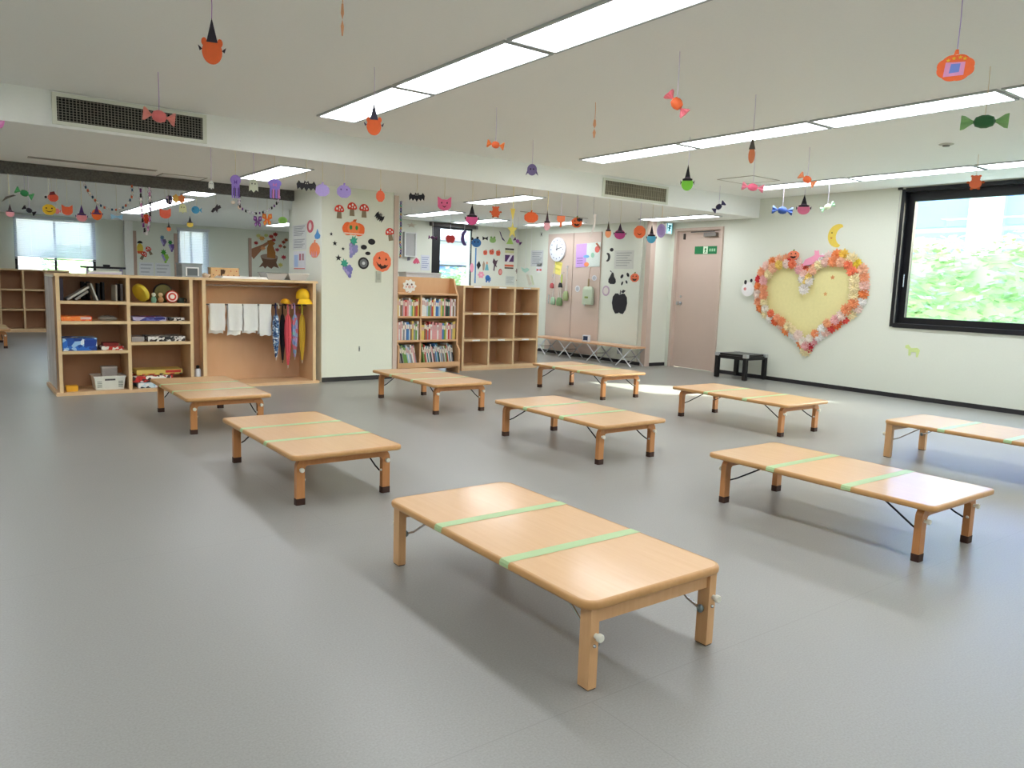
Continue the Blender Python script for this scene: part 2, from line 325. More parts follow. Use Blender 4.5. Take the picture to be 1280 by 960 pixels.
# ------------------------------------------------------------------ outdoors
struct(MB().box(-25, 45, -25, 55, -.62, -.6).build('ground', M('#a8aaa2', .9)), 'pale ground outside the windows')
def leafy(name, label, x0, x1, y0, y1, h, n, cols, seed):
    rnd = random.Random(seed); mb = MB()
    for i in range(n):
        u, v, t = rnd.random(), rnd.random(), rnd.random()
        side = rnd.random()
        x = x0+(x1-x0)*u; y = y0+(y1-y0)*v; z = -.6+(h+.6)*t
        if side < .45: x = x0+rnd.uniform(-.15, .15)
        elif side < .8: y = (y0 if rnd.random() < .7 else y1)+rnd.uniform(-.15, .15)
        else: z = h+rnd.uniform(-.15, .12)
        a = rnd.uniform(0, 6.28); b = rnd.uniform(-1, 1); s = rnd.uniform(.05, .12)
        ux = Vector((math.cos(a), math.sin(a), b*.5)).normalized(); vz = ux.cross(Vector((rnd.uniform(-.5, .5), rnd.uniform(-.5, .5), 1))).normalized()
        p = Vector((x, y, z))
        mb.add([p-ux*s, p-vz*s*.5, p+ux*s, p+vz*s*.5], [(0, 1, 2, 3)], rnd.randrange(len(cols)))
    mb.box(x0+.15, x1-.15, y0+.15, y1-.15, -.6, h-.15, 0)
    o = mb.build(name, [M(c, .7) for c in cols]); tag(o, label, 'hedge', None, 'stuff')
GRN = ['#b6d69a', '#c2deaa', '#cee6ba', '#accf8e', '#d8ebc8']
leafy('hedge', 'bright green hedge outside the wide black window', 13.0, 14.6, .5, 11.5, 2.04, 16000, GRN, 1)
leafy('hedge', 'green shrubs outside the reading corner window', 12.2, 15.2, 19.2, 20.6, 1.5, 2500, GRN, 2)
leafy('hedge', 'green shrubs outside the far blind window', 2.0, 4.6, 20.4, 21.6, 1.6, 2200, GRN, 3)
bd = thing('office_building', 'pale blue glass office building behind the hedge', 'building', (22, 6, -.6))
MB().box(0, 8, -6, 14, 0, 14).build('wall', M('#a9b4e0', .5), bd)
for yy in (-1.5, 3.0, 7.5): MB().box(-.5, 0, yy-.32, yy+.32, 0, 14).build('column', M('#ffffff', .6), bd)
for k in range(8):
    for yy in (-3.75, .75, 5.25, 9.75): MB().box(-.06, 0, yy-1.85, yy+1.85, .3+k*1.7, 1.85+k*1.7).build('glass_panel', M('#8494d8', .45), bd)
bd = thing('neighbour_house', 'white house with grey eaves and a blue shade seen behind the bookcase', 'building', (13, 23, -.6))
MB().box(-5, 6, 0, 6, 0, 6).build('wall', M('#f3eee8', .7), bd)
for z in (2.35, 3.15): MB().box(-5.2, 6.2, -.7, 0, z, z+.12).build('eave', M('#8b8a8e', .6), bd)
MB().box(-1.2, 2.2, -.25, 0, 1.55, 2.3).build('blue_shade', M('#8aa6e0', .6), bd)
for x in (-3, -1, 1, 3): MB().box(x-.35, x+.35, -.05, 0, .5, 1.4).build('window', M('#6d7f93', .2), bd)
bd = thing('sun_blocker', 'tall grey block out of view, added to keep sun off part of the window', 'building', (12.56, -8.3, -.6), math.atan2(-2.35, 2.53))  # invented block out of view, turned along the sun to trim the floor patch
MB().box(-4, 4, -6, 6, 0, 10).build('wall', M('#c9c4bb', .8), bd)
for k in range(3):
    for yy in (-4, 0, 4): MB().box(-4.05, -4, yy-1, yy+1, 1.2+k*3, 2.7+k*3).build('window', M('#5d6a78', .2), bd)  # panes dressing the added sun-blocking mass
bd = thing('garden_wall', 'white wall outside the far blind window', 'wall', (2, 24, -.6)); MB().box(-6, 5, 0, .2, 0, 3.6).build('panel', M('#f2f2ee', .8), bd); MB().box(-6.1, 5.1, -.05, .25, 3.6, 3.7).build('coping', M('#b8b8b2', .8), bd)

# ------------------------------------------------------------------ ceiling lights
DIFF = emit('light_diffuser', '#f4f8ff', LAMP); TRIM = M('#b9bfbf', .5)
fr_me = MB()
for a in ((-.165, -.145, -.615, .615), (.145, .165, -.615, .615), (-.145, .145, -.615, -.60), (-.145, .145, .60, .615)): fr_me.box(a[0], a[1], a[2], a[3], -.012, 0)
fr_me = fr_me.mesh('light_frame', TRIM); df_me = MB().box(-.145, .145, -.60, .60, -.008, -.001).mesh('diffuser', DIFF)
def ceiling_light(x, y, z, label, group):
    t = thing('ceiling_light', label, 'light', (x, y, z), 0, group)
    link('frame', fr_me, t); link('diffuser', df_me, t)
ORD = ('nearest the soffit', 'second from the soffit', 'third from the soffit', 'fourth from the soffit', 'fifth from the soffit', 'sixth from the soffit', 'farthest from the soffit')
for rx, rl in ((-.3, 'empty floor row'), (2.545, 'row before the game shelf'), (5.245, 'row before the bookcase'), (7.91, 'row along the heart wall')):
    for k in range(7):
        ceiling_light(rx, 5.245-1.255*k, ZC, 'long recessed ceiling light, %s, %s' % (rl, ORD[k]), 'main ceiling lights, '+rl)
for x, y, l in ((-.1, 7.57, 'lower ceiling light beyond the left edge of the game shelf'), (2.64, 7.57, 'lower ceiling light above the game shelf'), (2.62, 9.87, 'lower ceiling light behind the fuzzy dark strip'), (5.40, 7.57, 'lower ceiling light in front of the bookcase'), (8.22, 7.33, 'lower ceiling light beside the steel exit door'),
                (5.85, 9.95, 'lower ceiling light over the reading corner, nearer the bookcase'), (7.0, 10.45, 'lower ceiling light over the reading corner, nearer its window'), (7.95, 9.72, 'lower ceiling light along the closet doors'), (2.62, 11.6, 'light in the second room just past the fuzzy strip'), (2.62, 12.85, 'light in the second room, middle of the row'), (2.62, 14.1, 'light in the second room nearest the far wall'),
                (5.3, 12.2, 'light in the second room over the tree mural side, first'), (5.3, 13.45, 'light in the second room over the tree mural side, second'), (5.3, 14.7, 'light in the second room over the tree mural side, last'), (-.1, 10.6, 'light over the low table of the second room'), (-.1, 13.0, 'light over the far cubby shelf')):
    ceiling_light(x, y, ZL, 'recessed '+l, 'lights in the lower ceiling')
# ------------------------------------------------------------------ air vents, hatches
def vent(x0, x1, z0, z1, dark, label, nv, nh):
    cx, cz = (x0+x1)/2, (z0+z1)/2; hw, hh = (x1-x0)/2, (z1-z0)/2
    t = thing('air_vent', label, 'vent', (cx, YS, cz), 0); bar = M('#b8b29c' if not dark else '#8f8b80', .5)
    MB().box(-hw, hw, -.004, -.001, -hh, hh).build('backing', M('#141311' if dark else '#6d675a', .8), t)
    for a in ((-hw-.03, hw+.03, hh, hh+.025), (-hw-.03, hw+.03, -hh-.025, -hh)): MB().box(a[0], a[1], -.016, 0, a[2], a[3]).build('frame_rail', WALL, t)
    for a in ((-hw-.03, -hw), (hw, hw+.03)): MB().box(a[0], a[1], -.016, 0, -hh, hh).build('frame_stile', WALL, t)
    v = MB().box(-.0022, .0022, -.014, -.006, -hh, hh).mesh('slat', bar); h = MB().box(-hw, hw, -.010, -.004, -.0015, .0015).mesh('cross_slat', bar)
    for i in range(nv): link('slat', v, t, (-hw+(i+.5)*2*hw/nv, 0, 0))
    for i in range(nh): link('cross_slat', h, t, (0, 0, -hh+(i+.5)*2*hh/nh))
vent(.70, 1.69, 2.195, 2.362, True, 'large white framed air vent with a dark grid in the soffit', 44, 9)
vent(6.0, 7.0, 2.19, 2.345, False, 'beige slatted air vent in the soffit by the steel door', 42, 2)
t = thing('access_hatch', 'square access hatch in the main ceiling near the heart wall', 'hatch', (7.27, 5.5, ZC))
MB().box(-.225, .225, -.225, .225, -.004, 0).build('lid', CEIL, t)
for a in ((-.24, -.23, -.24, .24), (.23, .24, -.24, .24), (-.23, .23, -.24, -.23), (-.23, .23, .23, .24)): MB().box(*a, -.006, 0).build('rim', M('#b5b2a8', .6), t)
t = thing('access_hatch', 'square access hatch in the lower ceiling above the game shelf', 'hatch', (2.05, 8.66, ZL))
MB().box(-.205, .205, -.13, .13, -.004, 0).build('lid', CEIL, t)
for a in ((-.22, -.21, -.145, .145), (.21, .22, -.145, .145), (-.21, .21, -.145, -.135), (-.21, .21, .135, .145)): MB().box(*a, -.006, 0).build('rim', M('#b5b2a8', .6), t)
t = thing('slot_diffuser', 'long narrow dark slot diffuser in the lower ceiling', 'vent', (1.2, 8.35, ZL))
MB().box(-.52, .52, -.03, .03, -.004, 0).build('slot', M('#5b584f', .7), t)
for s_ in (-1, 1): MB().box(-.54, .54, s_*.03-.006, s_*.03+.006, -.008, 0).build('rim', M('#a09d92', .6), t)
t = thing('slot_diffuser', 'thin brown slot in the lower ceiling over the reading corner', 'vent', (7.0, 8.55, ZL))
MB().box(-.6, .6, -.012, .012, -.004, 0).build('slot', M('#8d8779', .7), t); MB().box(-.62, .62, -.02, -.012, -.007, 0).build('rim', M('#a8a395', .6), t)
p = PX(1183, 180, Z=ZC)
t = thing('downlight', 'small round ceiling sensor between two rows of lights', 'sensor', (p.x, p.y, ZC))
MB().lathe([(.055, 0), (.055, -.006), (.04, -.01), (.0, -.011)], 'z', 20).build('rim', M('#c9c7bd', .5), t, smooth=True); MB().lathe([(.028, -.011), (.026, -.02), (0, -.022)], 'z', 14).build('eye', M('#8f8d86', .5), t)
# ------------------------------------------------------------------ low folding tables
TH = .272
TAPE = M('#b4cf98', .35, 0, .05, 12)
def table_top(t, w_, l, r):
    th = .026
    def loop(ins, z): return [(x, y, z) for x, y in rrect(w_-2*ins, l-2*ins, max(r-ins, .004))]
    MB().loft([loop(.006, TH-th+.003), loop(.006, TH)]).build('tabletop', BEECH, t)
    lo, li = [], []
    prof = [(.006, -th), (.002, -th+.003), (0, -th+.009), (0, -.009), (.002, -.003), (.006, 0), (.012, .0006)]
    MB().loft([loop(i_, TH+z) for i_, z in prof], cap=False).build('edge_band', BEECH_E, t, smooth=True)
    for y in (-.205, .205):
        mb = MB(); hwx = w_/2
        pr = [(-hwx-.0012, TH-.02), (-hwx-.0012, TH-.008), (-hwx+.004, TH+.0006), (-hwx+.012, TH+.0011), (hwx-.012, TH+.0011), (hwx-.004, TH+.0006), (hwx+.0012, TH-.008), (hwx+.0012, TH-.02)]
        vs = [(x, y+s_*.024, z) for s_ in (-1, 1) for x, z in pr]; n = len(pr)
        mb.add(vs, [(i, i+1, n+i+1, n+i) for i in range(n-1)]).build('tape', TAPE, t)
def knob(leg, x, y, z, s_):
    k = MB().lathe([(.008, 0), (.008, .012), (.0125, .013), (.0125, .023), (.010, .026), (.0, .026)], 'y', 12)
    k.v = [(a, b*s_, c) for a, b, c in k.v]
    k.build('knob', M('#e9e6d6', .4), leg, (x, y, z), smooth=True)
def bent_table(cx, cy, label, group=None):
    t = thing('low_table', label, 'table', (cx, cy, 0), 0, group); w_, l = .615, 1.215
    table_top(t, w_, l, .035)
    zt = TH-.027; ex = .262; ey = .525
    for sy in (-1, 1):
        y0 = sy*ey-.016; y1 = sy*ey+.016
        for sx in (-1, 1):
            R = .05; out = [(ex, .03), (ex, zt-R)]+[(ex-R+R*math.cos(math.radians(a)), zt-R+R*math.sin(math.radians(a))) for a in (18, 36, 54, 72, 90)]+[(ex-R-.02, zt), (ex-R-.02, zt-.042)]
            out += [(ex-.044-.012, zt-.042), (ex-.044-.003, zt-.05), (ex-.044, zt-.062), (ex-.044, .03)]
            lg = MB().prism([(sx*x, z) for x, z in out], y0, y1).build('leg', LEGW, t)
            f = MB(); q = rrect(.05, .038, .006, 2)
            f.loft([[(x+sx*(ex-.022), y+sy*ey, z) for x, y in q] for z in (0, .034)]).build('rubber_foot', RUBBER, lg)
            knob(lg, sx*(ex-.022), sy*(ey+.016), .185, sy)
            MB().ball((sx*(ex-.046), sy*(ey+.004), .128), .007, .008, .007, 8, 6).build('bolt', M('#dedbd0', .4), lg, smooth=True)
            MB().tube([(sx*(ex-.05), sy*(ey-.012), .125), (sx*(ex-.055), sy*(ey-.05), .142), (sx*(ex-.07), sy*(ey-.22), zt-.004)], .0045, 6).build('brace', BLKMET, t)
        MB().box(-ex+.07, ex-.07, y0+.003, y1-.003, zt-.042, zt).build('rail', LEGW, t)
    return t
def straight_table(cx, cy, label):
    t = thing('low_table', label, 'table', (cx, cy, 0)); w_, l = .60, 1.22
    table_top(t, w_, l, .055)
    zt = TH-.026; ex = .258; ey = .572
    for sy in (-1, 1):
        for sx in (-1, 1):
            lg = MB().box(sx*ex-.016, sx*ex+.016, sy*ey-.023, sy*ey+.023, .004, zt).build('leg', LEGL, t)
            MB().box(sx*ex-.014, sx*ex+.014, sy*ey-.021, sy*ey+.021, 0, .004).build('felt_pad', RUBBER, lg)
            knob(lg, sx*ex+.004, sy*(ey+.023), .165, sy)
            MB().ball((sx*(ex-.0), sy*(ey+.023), .135), .006, .008, .006, 8, 6).build('bolt', CHROME, lg, smooth=True)
            MB().tube([(sx*(ex-.03), sy*(ey-.0), .125), (sx*(ex-.035), sy*(ey-.05), .145), (sx*(ex-.045), sy*(ey-.20), zt-.003)], .0045, 6).build('brace', CHROME, t)
            MB().ball((sx*(ex-.028), sy*ey, .125), .012, .012, .014, 8, 6).build('brace_pivot', M('#7d8a8c', .35, .8), t, smooth=True)
        MB().box(-ex+.016, ex-.016, sy*ey-.012, sy*ey+.020, zt-.048, zt).build('rail', LEGL, t)
straight_table(1.70, 2.10, 'low beech folding table with straight square legs and wide rounded corners')
straight_table(5.72, 2.17, 'low folding table with straight square legs below the wide black window')
L0 = 'low folding table with bent legs '
for cx, cy, l in ((1.645, 4.20, 'second from the game shelf in its row'), (1.64, 6.25, 'directly in front of the game shelf'), (3.65, 6.22, 'in front of the pillar and bookcase'), (3.645, 4.12, 'in the very centre of the nine tables'), (5.66, 6.24, 'right before the folding bench'),
                (5.655, 4.13, 'one row away from the black stool'), (3.645, 2.06, 'between the two straight legged tables'), (.42, 13.6, 'alone in the second room before the far cubby shelf')):
    bent_table(cx, cy, L0+l)
# ------------------------------------------------------------------ shelves
def board(t, nm, m, x0, x1, y0, y1, z0, z1): return MB().box(x0, x1, y0, y1, z0, z1).build(nm, m, t)
def edge(p, x0, x1, z0, z1, y=0.0): return MB().box(x0, x1, y-.004, y, z0, z1).build('edge_strip', SHELFE, p)
# game shelf: origin at front left floor corner
GS = thing('game_shelf', 'open beech shelf of board games with a clear film side', 'shelf', (.80, 8.0, 0)); D = .42
MB().box(-.03, 1.185, -.03, .42, 0, .03).build('plinth', SHELFW, GS)
for x in (0, .575, 1.14): edge(board(GS, 'side_panel', SHELFW, x, x+.03, 0, D, .03, 1.09), x, x+.03, .03, 1.09)
edge(board(GS, 'top_board', SHELFW, -.01, 1.185, 0, D, 1.09, 1.115), -.01, 1.185, 1.09, 1.115)
board(GS, 'back_panel', SHELFB, .03, 1.14, D-.015, D, .03, 1.09)
for x0, x1, zs in ((.03, .575, (.84, .655, .38)), (.605, 1.14, (.83, .655, .455))):
    for z in zs: edge(board(GS, 'shelf_board', SHELFW, x0, x1, 0, D-.015, z, z+.028), x0, x1, z, z+.028)
GS2 = thing('back_shelf', 'plain plywood shelf standing back to back behind the game shelf', 'shelf', (.80, 8.42, 0))
MB().box(-.03, 1.185, .001, .40, 0, .03).build('plinth', SHELFW, GS2); MB().box(-.0, 1.17, .001, .38, .03, 1.09).build('body', M('#d3c3b2', .6), GS2); MB().box(-.01, 1.185, .001, .40, 1.09, 1.115).build('top_board', SHELFW, GS2)
fm = thing('film_sheet', 'crinkled clear plastic film hung over the side of the game shelf', 'film', (.788, 8.02, .05))
mb = MB(); n = 14
vs = [(-.004-.006*random.random(), k*.055, z) for z in (0, .35, .7, 1.03) for k in range(n)]
mb.add(vs, [(r*n+k, r*n+k+1, (r+1)*n+k+1, (r+1)*n+k) for r in range(3) for k in range(n-1)]).build('sheet', clear('film', '#f0eaea', .62, .2), fm); MB().box(-.006, 0, 0, .72, 1.03, 1.05).build('tape', M('#cfc9b8', .4), fm)
# umbrella rack
UR = thing('umbrella_rack', 'open beech rack with rails for towels and umbrellas', 'rack', (2.03, 8.0, 0)); D = .42
MB().box(-.042, 1.25, -.02, D+.02, 0, .03).build('plinth', SHELFW, UR)
for x in (.03, 1.18): edge(board(UR, 'side_panel', SHELFW, x, x+.035, 0, D, .03, 1.09), x, x+.035, .03, 1.09)
edge(board(UR, 'top_board', SHELFW, -.043, 1.235, 0, D, 1.09, 1.115), -.043, 1.235, 1.09, 1.115)
board(UR, 'back_panel', wood('rack_back', '#d0a47e', '#dbb38e', (2, 2, 1), .55), .065, 1.18, D-.02, D, .03, 1.09)
MB().tube([(.065, .16, 1.045), (1.18, .16, 1.045)], .008).build('upper_rail', CHROME, UR); MB().tube([(.065, .18, .845), (1.18, .18, .845)], .007).build('lower_rail', M('#5d5c5e', .35, .7), UR)
board(UR, 'filler_panel', SHELFB, -.043, .03, .12, .15, .03, 1.09)
# towels
def towel(x0, x1, zl, zb, label, seed):
    rnd = random.Random(seed); t = thing('towel', label, 'towel', (2.03+(x0+x1)/2, 8.18, .845), 0, 'towels on the umbrella rack'); hw = (x1-x0)/2
    def sheet(nm, side, length, off):
        nx, nz = 9, 10; vs = []
        ph = rnd.random()*6
        for j in range(nz+1):
            for i in range(nx+1):
                u = -1+2*i/nx; f = j/nz
                vs.append((u*hw*(1-.05*f)+off+.004*math.sin(j*1.3+ph), side*(.0095+.006*f*(math.sin(3*u+ph)+1)), .009*(1-f)-length*f+.006*math.sin(5*u+ph)*f))
        return MB().add(vs, [(j*(nx+1)+i, j*(nx+1)+i+1, (j+1)*(nx+1)+i+1, (j+1)*(nx+1)+i) for j in range(nz) for i in range(nx)]).build(nm, M('#eef0ee', .9, 0, .03, 50, .3), t, smooth=True)
    sheet('front_flap', -1, zl, 0); sheet('back_flap', 1, zb, -.008)
    MB().box(-hw, hw, -.0095, .0095, .0075, .0095).build('fold', M('#eef0ee', .9, 0, .03, 50, .3), t)
for x0, x1, zl, zb, l in ((.145, .30, .27, .30, 'white towel hanging next to the left side of the umbrella rack'), (.33, .475, .27, .32, 'second white towel on the rail, its back edge hanging lower'), (.487, .640, .275, .30, 'third white towel on the rail, between two touching towels'), (.650, .785, .325, .31, 'longest white towel, next to the umbrellas')):
    towel(x0, x1, zl, zb, l, int(x0*1000))
# umbrellas on the lower rail
def umbrella(x, col, hcol, L, wd, label, lean=0, tipc='#d8d4c8', side=1):
    lean = 0; wd *= .82
    t = thing('umbrella', label, 'umbrella', (2.03+x, 8.18, .845), (-1 if side > 0 else 1)*math.pi/2+random.uniform(-.25, .25), 'umbrellas on the rack')
    mt = col if not isinstance(col, str) else M(col, .6); r = .034
    pts = [(-r, 0, -.02)]+[(-r*math.cos(math.radians(a)), 0, r*math.sin(math.radians(a))) for a in range(0, 181, 20)]+[(r, 0, -.05), (r, 0, -.09)]
    pts = [(q[0]+lean*q[2], q[1], q[2]-.017) for q in pts]
    MB().tube(pts, .0085, 8).build('handle', M(hcol, .35), t, smooth=True)
    prof = [(.010, 0), (.026*wd, -.02), (.036*wd, -.07), (.040*wd, -.16), (.034*wd, -.28), (.020*wd, -.38), (.009, -.44)]
    mb = MB(); n = 24; lp = []
    for r_, z in prof:
        z2 = -.10+z*L/.44
        lp.append([(r+lean*z2+r_*(1+.22*math.cos(8*2*math.pi*k/n))*math.cos(2*math.pi*k/n), r_*(1+.22*math.cos(8*2*math.pi*k/n))*math.sin(2*math.pi*k/n), z2) for k in range(n)])
    mb.loft(lp).build('canopy', mt, t, smooth=True)
    z3 = -.10-L; MB().tube([(r+lean*z3, 0, z3+.01), (r+lean*z3, 0, z3-.035)], [.006, .004], 6).build('tip', M(tipc, .4), t)
    zz = -.10-L*.45; MB().lathe([(.039*wd, -.007), (.0405*wd, 0), (.039*wd, .007)], 'z', 16, c=(r+lean*zz, 0, zz)).build('strap', mt, t)
DOT1 = print_mat('blue_dots', ['#2f4f7f', '#4d74a8', '#dfe8f0', '#203a66', '#7fa3c8'], 55); DOT2 = print_mat('navy_print', ['#14182c', '#1d2440', '#e8e8ee', '#141a30', '#23305a'], 45); PST = print_mat('pastel_print', ['#9ab6dc', '#c7a7d8', '#8fd0c4', '#7f9ed0', '#d87888'], 25)
umbrella(.832, DOT1, '#2a2f58', .46, .95, 'child umbrella with blue and white dots, nearest the towels', .10)
umbrella(.852, DOT2, '#e8e2d0', .44, .9, 'navy patterned child umbrella with an ivory handle', .03, '#d8d4c8', -1)
umbrella(.925, '#16171f', '#2b1d14', .50, .8, 'plain black umbrella with a dark wooden handle', .05, '#2a2a2a', -1)
umbrella(.955, '#dd5560', '#e06a72', .55, 1.0, 'red child umbrella with a pink crook handle', .05)
umbrella(.998, '#121318', '#f0b0b8', .50, .7, 'thin black umbrella tucked behind the red one', 0, '#2a2a2a', -1)
umbrella(1.036, PST, '#b9a0d8', .46, .9, 'pastel rainbow umbrella with a lilac handle', -.02)
umbrella(1.113, '#e0b83c', '#d6dc50', .50, .9, 'yellow and green child umbrella with a lime handle', .0)
t = thing('cloth_bag', 'small coral pink cloth bag hanging beside the yellow cap', 'bag', (2.03+1.130, 8.275, .75), .0)
MB().loft([[(x*s_, y*.02*s2, z) for x, y in rrect(.085, 1.6, .02, 3)] for z, s_, s2 in ((.0, .8, .3), (-.02, .95, .8), (-.12, 1, 1), (-.22, 1, .9), (-.235, .95, .4))]).build('body', M('#e6948a', .8), t, smooth=True)
MB().tube([(-.025, 0, -.005), (-.02, -.04, .06), (0, -.095, .104), (.02, -.04, .06), (.025, 0, -.005)], .004, 6).build('cord', M('#e6948a', .8), t)
t = thing('school_hat', 'bright yellow school cap hanging at the end of the umbrella rack', 'cap', (2.03+1.10, 8.085, .95), 0)
MB().lathe([(.07, -.03), (.074, 0), (.066, .04), (.045, .068), (.02, .08), (0, .083)], 'z', 18).build('crown', M('#f2c21e', .7), t, smooth=True)
MB().add([(a*.074*math.cos(b), a*.074*math.sin(b), -.03-.09*(a-1)) for a in (1, 1.3, 1.6) for b in [math.radians(-140+14*k) for k in range(9)]], [(r_*9+k, r_*9+k+1, r_*9+10+k, r_*9+9+k) for r_ in range(2) for k in range(8)]).build('brim', M('#f2c21e', .7), t, smooth=True)
MB().tube([(0, 0, .08), (0, .03, .098), (0, .055, .096)], .003, 6).build('hook_loop', M('#c99a10', .7), t)
t = thing('school_hat', 'small yellow folded cap lying over the umbrella handles', 'cap', (2.03+.93, 8.15, .868), .2)
MB().lathe([(.05, 0), (.052, .012), (.042, .035), (.02, .048), (0, .05)], 'z', 16).build('crown', M('#e2ae22', .7), t, smooth=True); MB().box(-.05, .03, -.075, -.03, -.004, .002).build('brim', M('#e2ae22', .7), t)
# things in the game shelf; shelf-local helper
def item(name, label, cat, x, y, z, rz=0, group=None): return thing(name, label, cat, (.80+x, 8.0+y, z+.0006), rz, group)
def gbox(label, x, y, z, w_, d_, h, mat, lid=None, rz=0, name='game_box', lift=0, stripe=None):
    t = item(name, label, 'box', x+w_/2, y+d_/2, z+.0005, rz, 'boxes in the game shelf')
    MB().box(-w_/2+.003, w_/2-.003, -d_/2+.003, d_/2-.003, 0, h*.5).build('tray', mat, t); MB().box(-w_/2, w_/2, -d_/2, d_/2, h*.25, h).build('lid', lid or mat, t)
    if stripe: MB().box(w_*.12, w_*.46, -d_/2-.0015, -d_/2, h*.35, h*.85).build('title_label', stripe, t)
    return t
ART_B = print_mat('blue_box_art', ['#1c4fa8', '#2a6fd0', '#e8f0fa', '#1a3f90', '#9cc8f0'], 22); ART_O = print_mat('orange_box_art', ['#f07030', '#f58a3c', '#e85a28', '#f7a860'], 30)
ART_K = print_mat('black_box_art', ['#e8e6e2', '#1c1a1c', '#d8d4d0', '#4a4648'], 45); ART_R = print_mat('red_box_art', ['#c83028', '#f0ece4', '#b02820', '#3a2420'], 35); ART_P = print_mat('blue_purple_art', ['#3c3f8c', '#c84a70', '#5a60b0', '#b8b4d8'], 18)
gbox('flat orange game box with a pale title end on the second shelf', .035, .02, .683, .25, .26, .042, ART_O, stripe=M('#e8c8c0', .5))
gbox('large blue and white picture box on the third shelf', .04, .03, .408, .28, .28, .115, ART_B, stripe=M('#1d3f96', .5))
gbox('small red and white snack style box on the third shelf', .355, .03, .408, .19, .2, .035, ART_R)
gbox('slim red card box stacked on the red and white box', .375, .05, .4435, .13, .14, .03, M('#8c2a24', .5))
gbox('flat blue and purple game box in the right bay', .63, .03, .683, .30, .26, .038, ART_P, stripe=M('#2a2c7a', .5))
gbox('small white and black domino box beside the blue game box', .96, .05, .683, .14, .16, .03, ART_K)
gbox('flat grey folding board in the right bay', .62, .05, .483, .11, .26, .045, M('#a8a4a2', .6))
gbox('long black box with white pattern in the right bay', .76, .03, .483, .34, .28, .048, ART_K)
gbox('yellow building block box on the bottom shelf', .055, .02, .03, .095, .1, .052, M('#eeb030', .6))
gbox('long yellow and red game box lying at the bottom right', .66, .08, .15, .42, .24, .05, print_mat('yellow_red_art', ['#e8cf70', '#2a2422', '#e0b84c', '#c83a30'], 22), M('#d9bf68', .5), stripe=M('#c8322c', .5))
gbox('red and white magazine box under the yellow game box', .62, .05, .085, .36, .28, .06, ART_R); gbox('pale blue puzzle box at the bottom right', .66, .03, .03, .34, .3, .05, print_mat('pale_art', ['#9cc4dc', '#e4e4e8', '#2c3a4c', '#c8dce8'], 20))
t = item('cloth_pouch', 'crumpled grey cloth pouch on the second shelf', 'pouch', .43, .16, .683)
MB().loft([[(x*s_*(1+.06*math.sin(9*x)), y*s_, z) for x, y in rrect(.16, .14, .05, 4)] for z, s_ in ((0, .9), (.012, 1.05), (.03, .95), (.042, .6), (.046, .2))]).build('pouch', M('#98948c', .9, 0, .15, 25), t, smooth=True); MB().tube([(-.03, -.02, .045), (0, -.05, .05), (.04, -.06, .03)], .004, 6).build('drawstring', M('#77736c', .9), t)
t = item('storage_basket', 'white plastic storage basket on the bottom shelf', 'basket', .42, .16, .03)
def ringbox(mb, w0, d0, w1, d1, z0, z1, tk=.006):
    A = [(-1, -1), (1, -1), (1, 1), (-1, 1)]
    mb.loft([[(a*w0/2, b*d0/2, z0) for a, b in A], [(a*w1/2, b*d1/2, z1) for a, b in A], [(a*(w1/2-tk), b*(d1/2-tk), z1) for a, b in A], [(a*(w0/2-tk), b*(d0/2-tk), z0+.006) for a, b in A]], cap=True); return mb
ringbox(MB(), .235, .22, .265, .25, 0, .125).build('tub', M('#e6e8e0', .5), t); ringbox(MB(), .275, .26, .28, .265, .118, .13, .012).build('rim', M('#eff0ea', .5), t)
MB().box(-.045, .045, -.1225, -.119, .088, .104).build('grip_slot', M('#5a5a58', .7), t)
for sx in (-1, 1):
    for k in range(5): MB().box(sx*.09-.02, sx*.09+.02, -.1205, -.118, .025+k*.016, .033+k*.016).build('vent_slot', M('#9aa098', .7), t)
t = item('paper_box', 'grey paper box standing in the white basket', 'box', .43, .16, .0372); MB().box(-.065, .065, -.05, .05, 0, .20).build('carton', M('#a8a09a', .7, 0, .12, 20), t); MB().box(-.067, .067, -.052, .052, .19, .205).build('flap', M('#bdb6b0', .7), t)
t = thing('spray_can', 'white spray can with a black cap between shelf and rack', 'can', (2.018, 8.05, .0306)); MB().lathe([(.028, 0), (.03, .006), (.03, .15), (.024, .168), (.012, .172)], 'z', 16).build('can', M('#dfe2e6', .35), t, smooth=True); MB().lathe([(.014, .172), (.016, .176), (.016, .20), (.006, .206)], 'z', 12).build('cap', BLACK, t, smooth=True)
# leaning boards and books in the top left bay
def slab_item(name, label, cat, x, z, w_, h, d_, lean, col, y=.05, group=None):
    t = item(name, label, cat, x, y, z+.001, 0, group)
    c, s_ = math.cos(lean), math.sin(lean)
    def rot(px, pz): return (px*c+pz*s_, -px*s_+pz*c)
    lo = min(rot(px, 0)[1] for px in (0, w_))
    f = lambda a, b: tuple((rot(px, pz)[0], rot(px, pz)[1]-lo) for px, pz in a)
    MB().prism(f([(0, 0), (w_, 0), (w_, h), (0, h)], 0), 0, d_).build('cover', M(col, .6), t); MB().prism(f([(w_*.15, .004), (w_*.85, .004), (w_*.85, h+.0005), (w_*.15, h+.0005)], 0), .003, d_+.001).build('pages', M('#d5d2c8', .8), t)
G = 'boards and books in the top left bay'
slab_item('picture_book', 'grey board book leaning far over in the top left bay', 'book', .09, .868, .018, .215, .22, .98, '#b9b7b0', group=G)
slab_item('picture_book', 'second grey board book slumped below the far leaning one', 'book', .155, .868, .02, .13, .22, .9, '#8e8c86', group=G)
slab_item('picture_book', 'white thin board leaning back in the top left bay', 'book', .335, .868, .012, .165, .22, -.32, '#cfccc4', group=G)
slab_item('picture_book', 'dark plum file standing against the left side', 'book', .035, .868, .03, .20, .27, 0, '#3a3446', group=G)
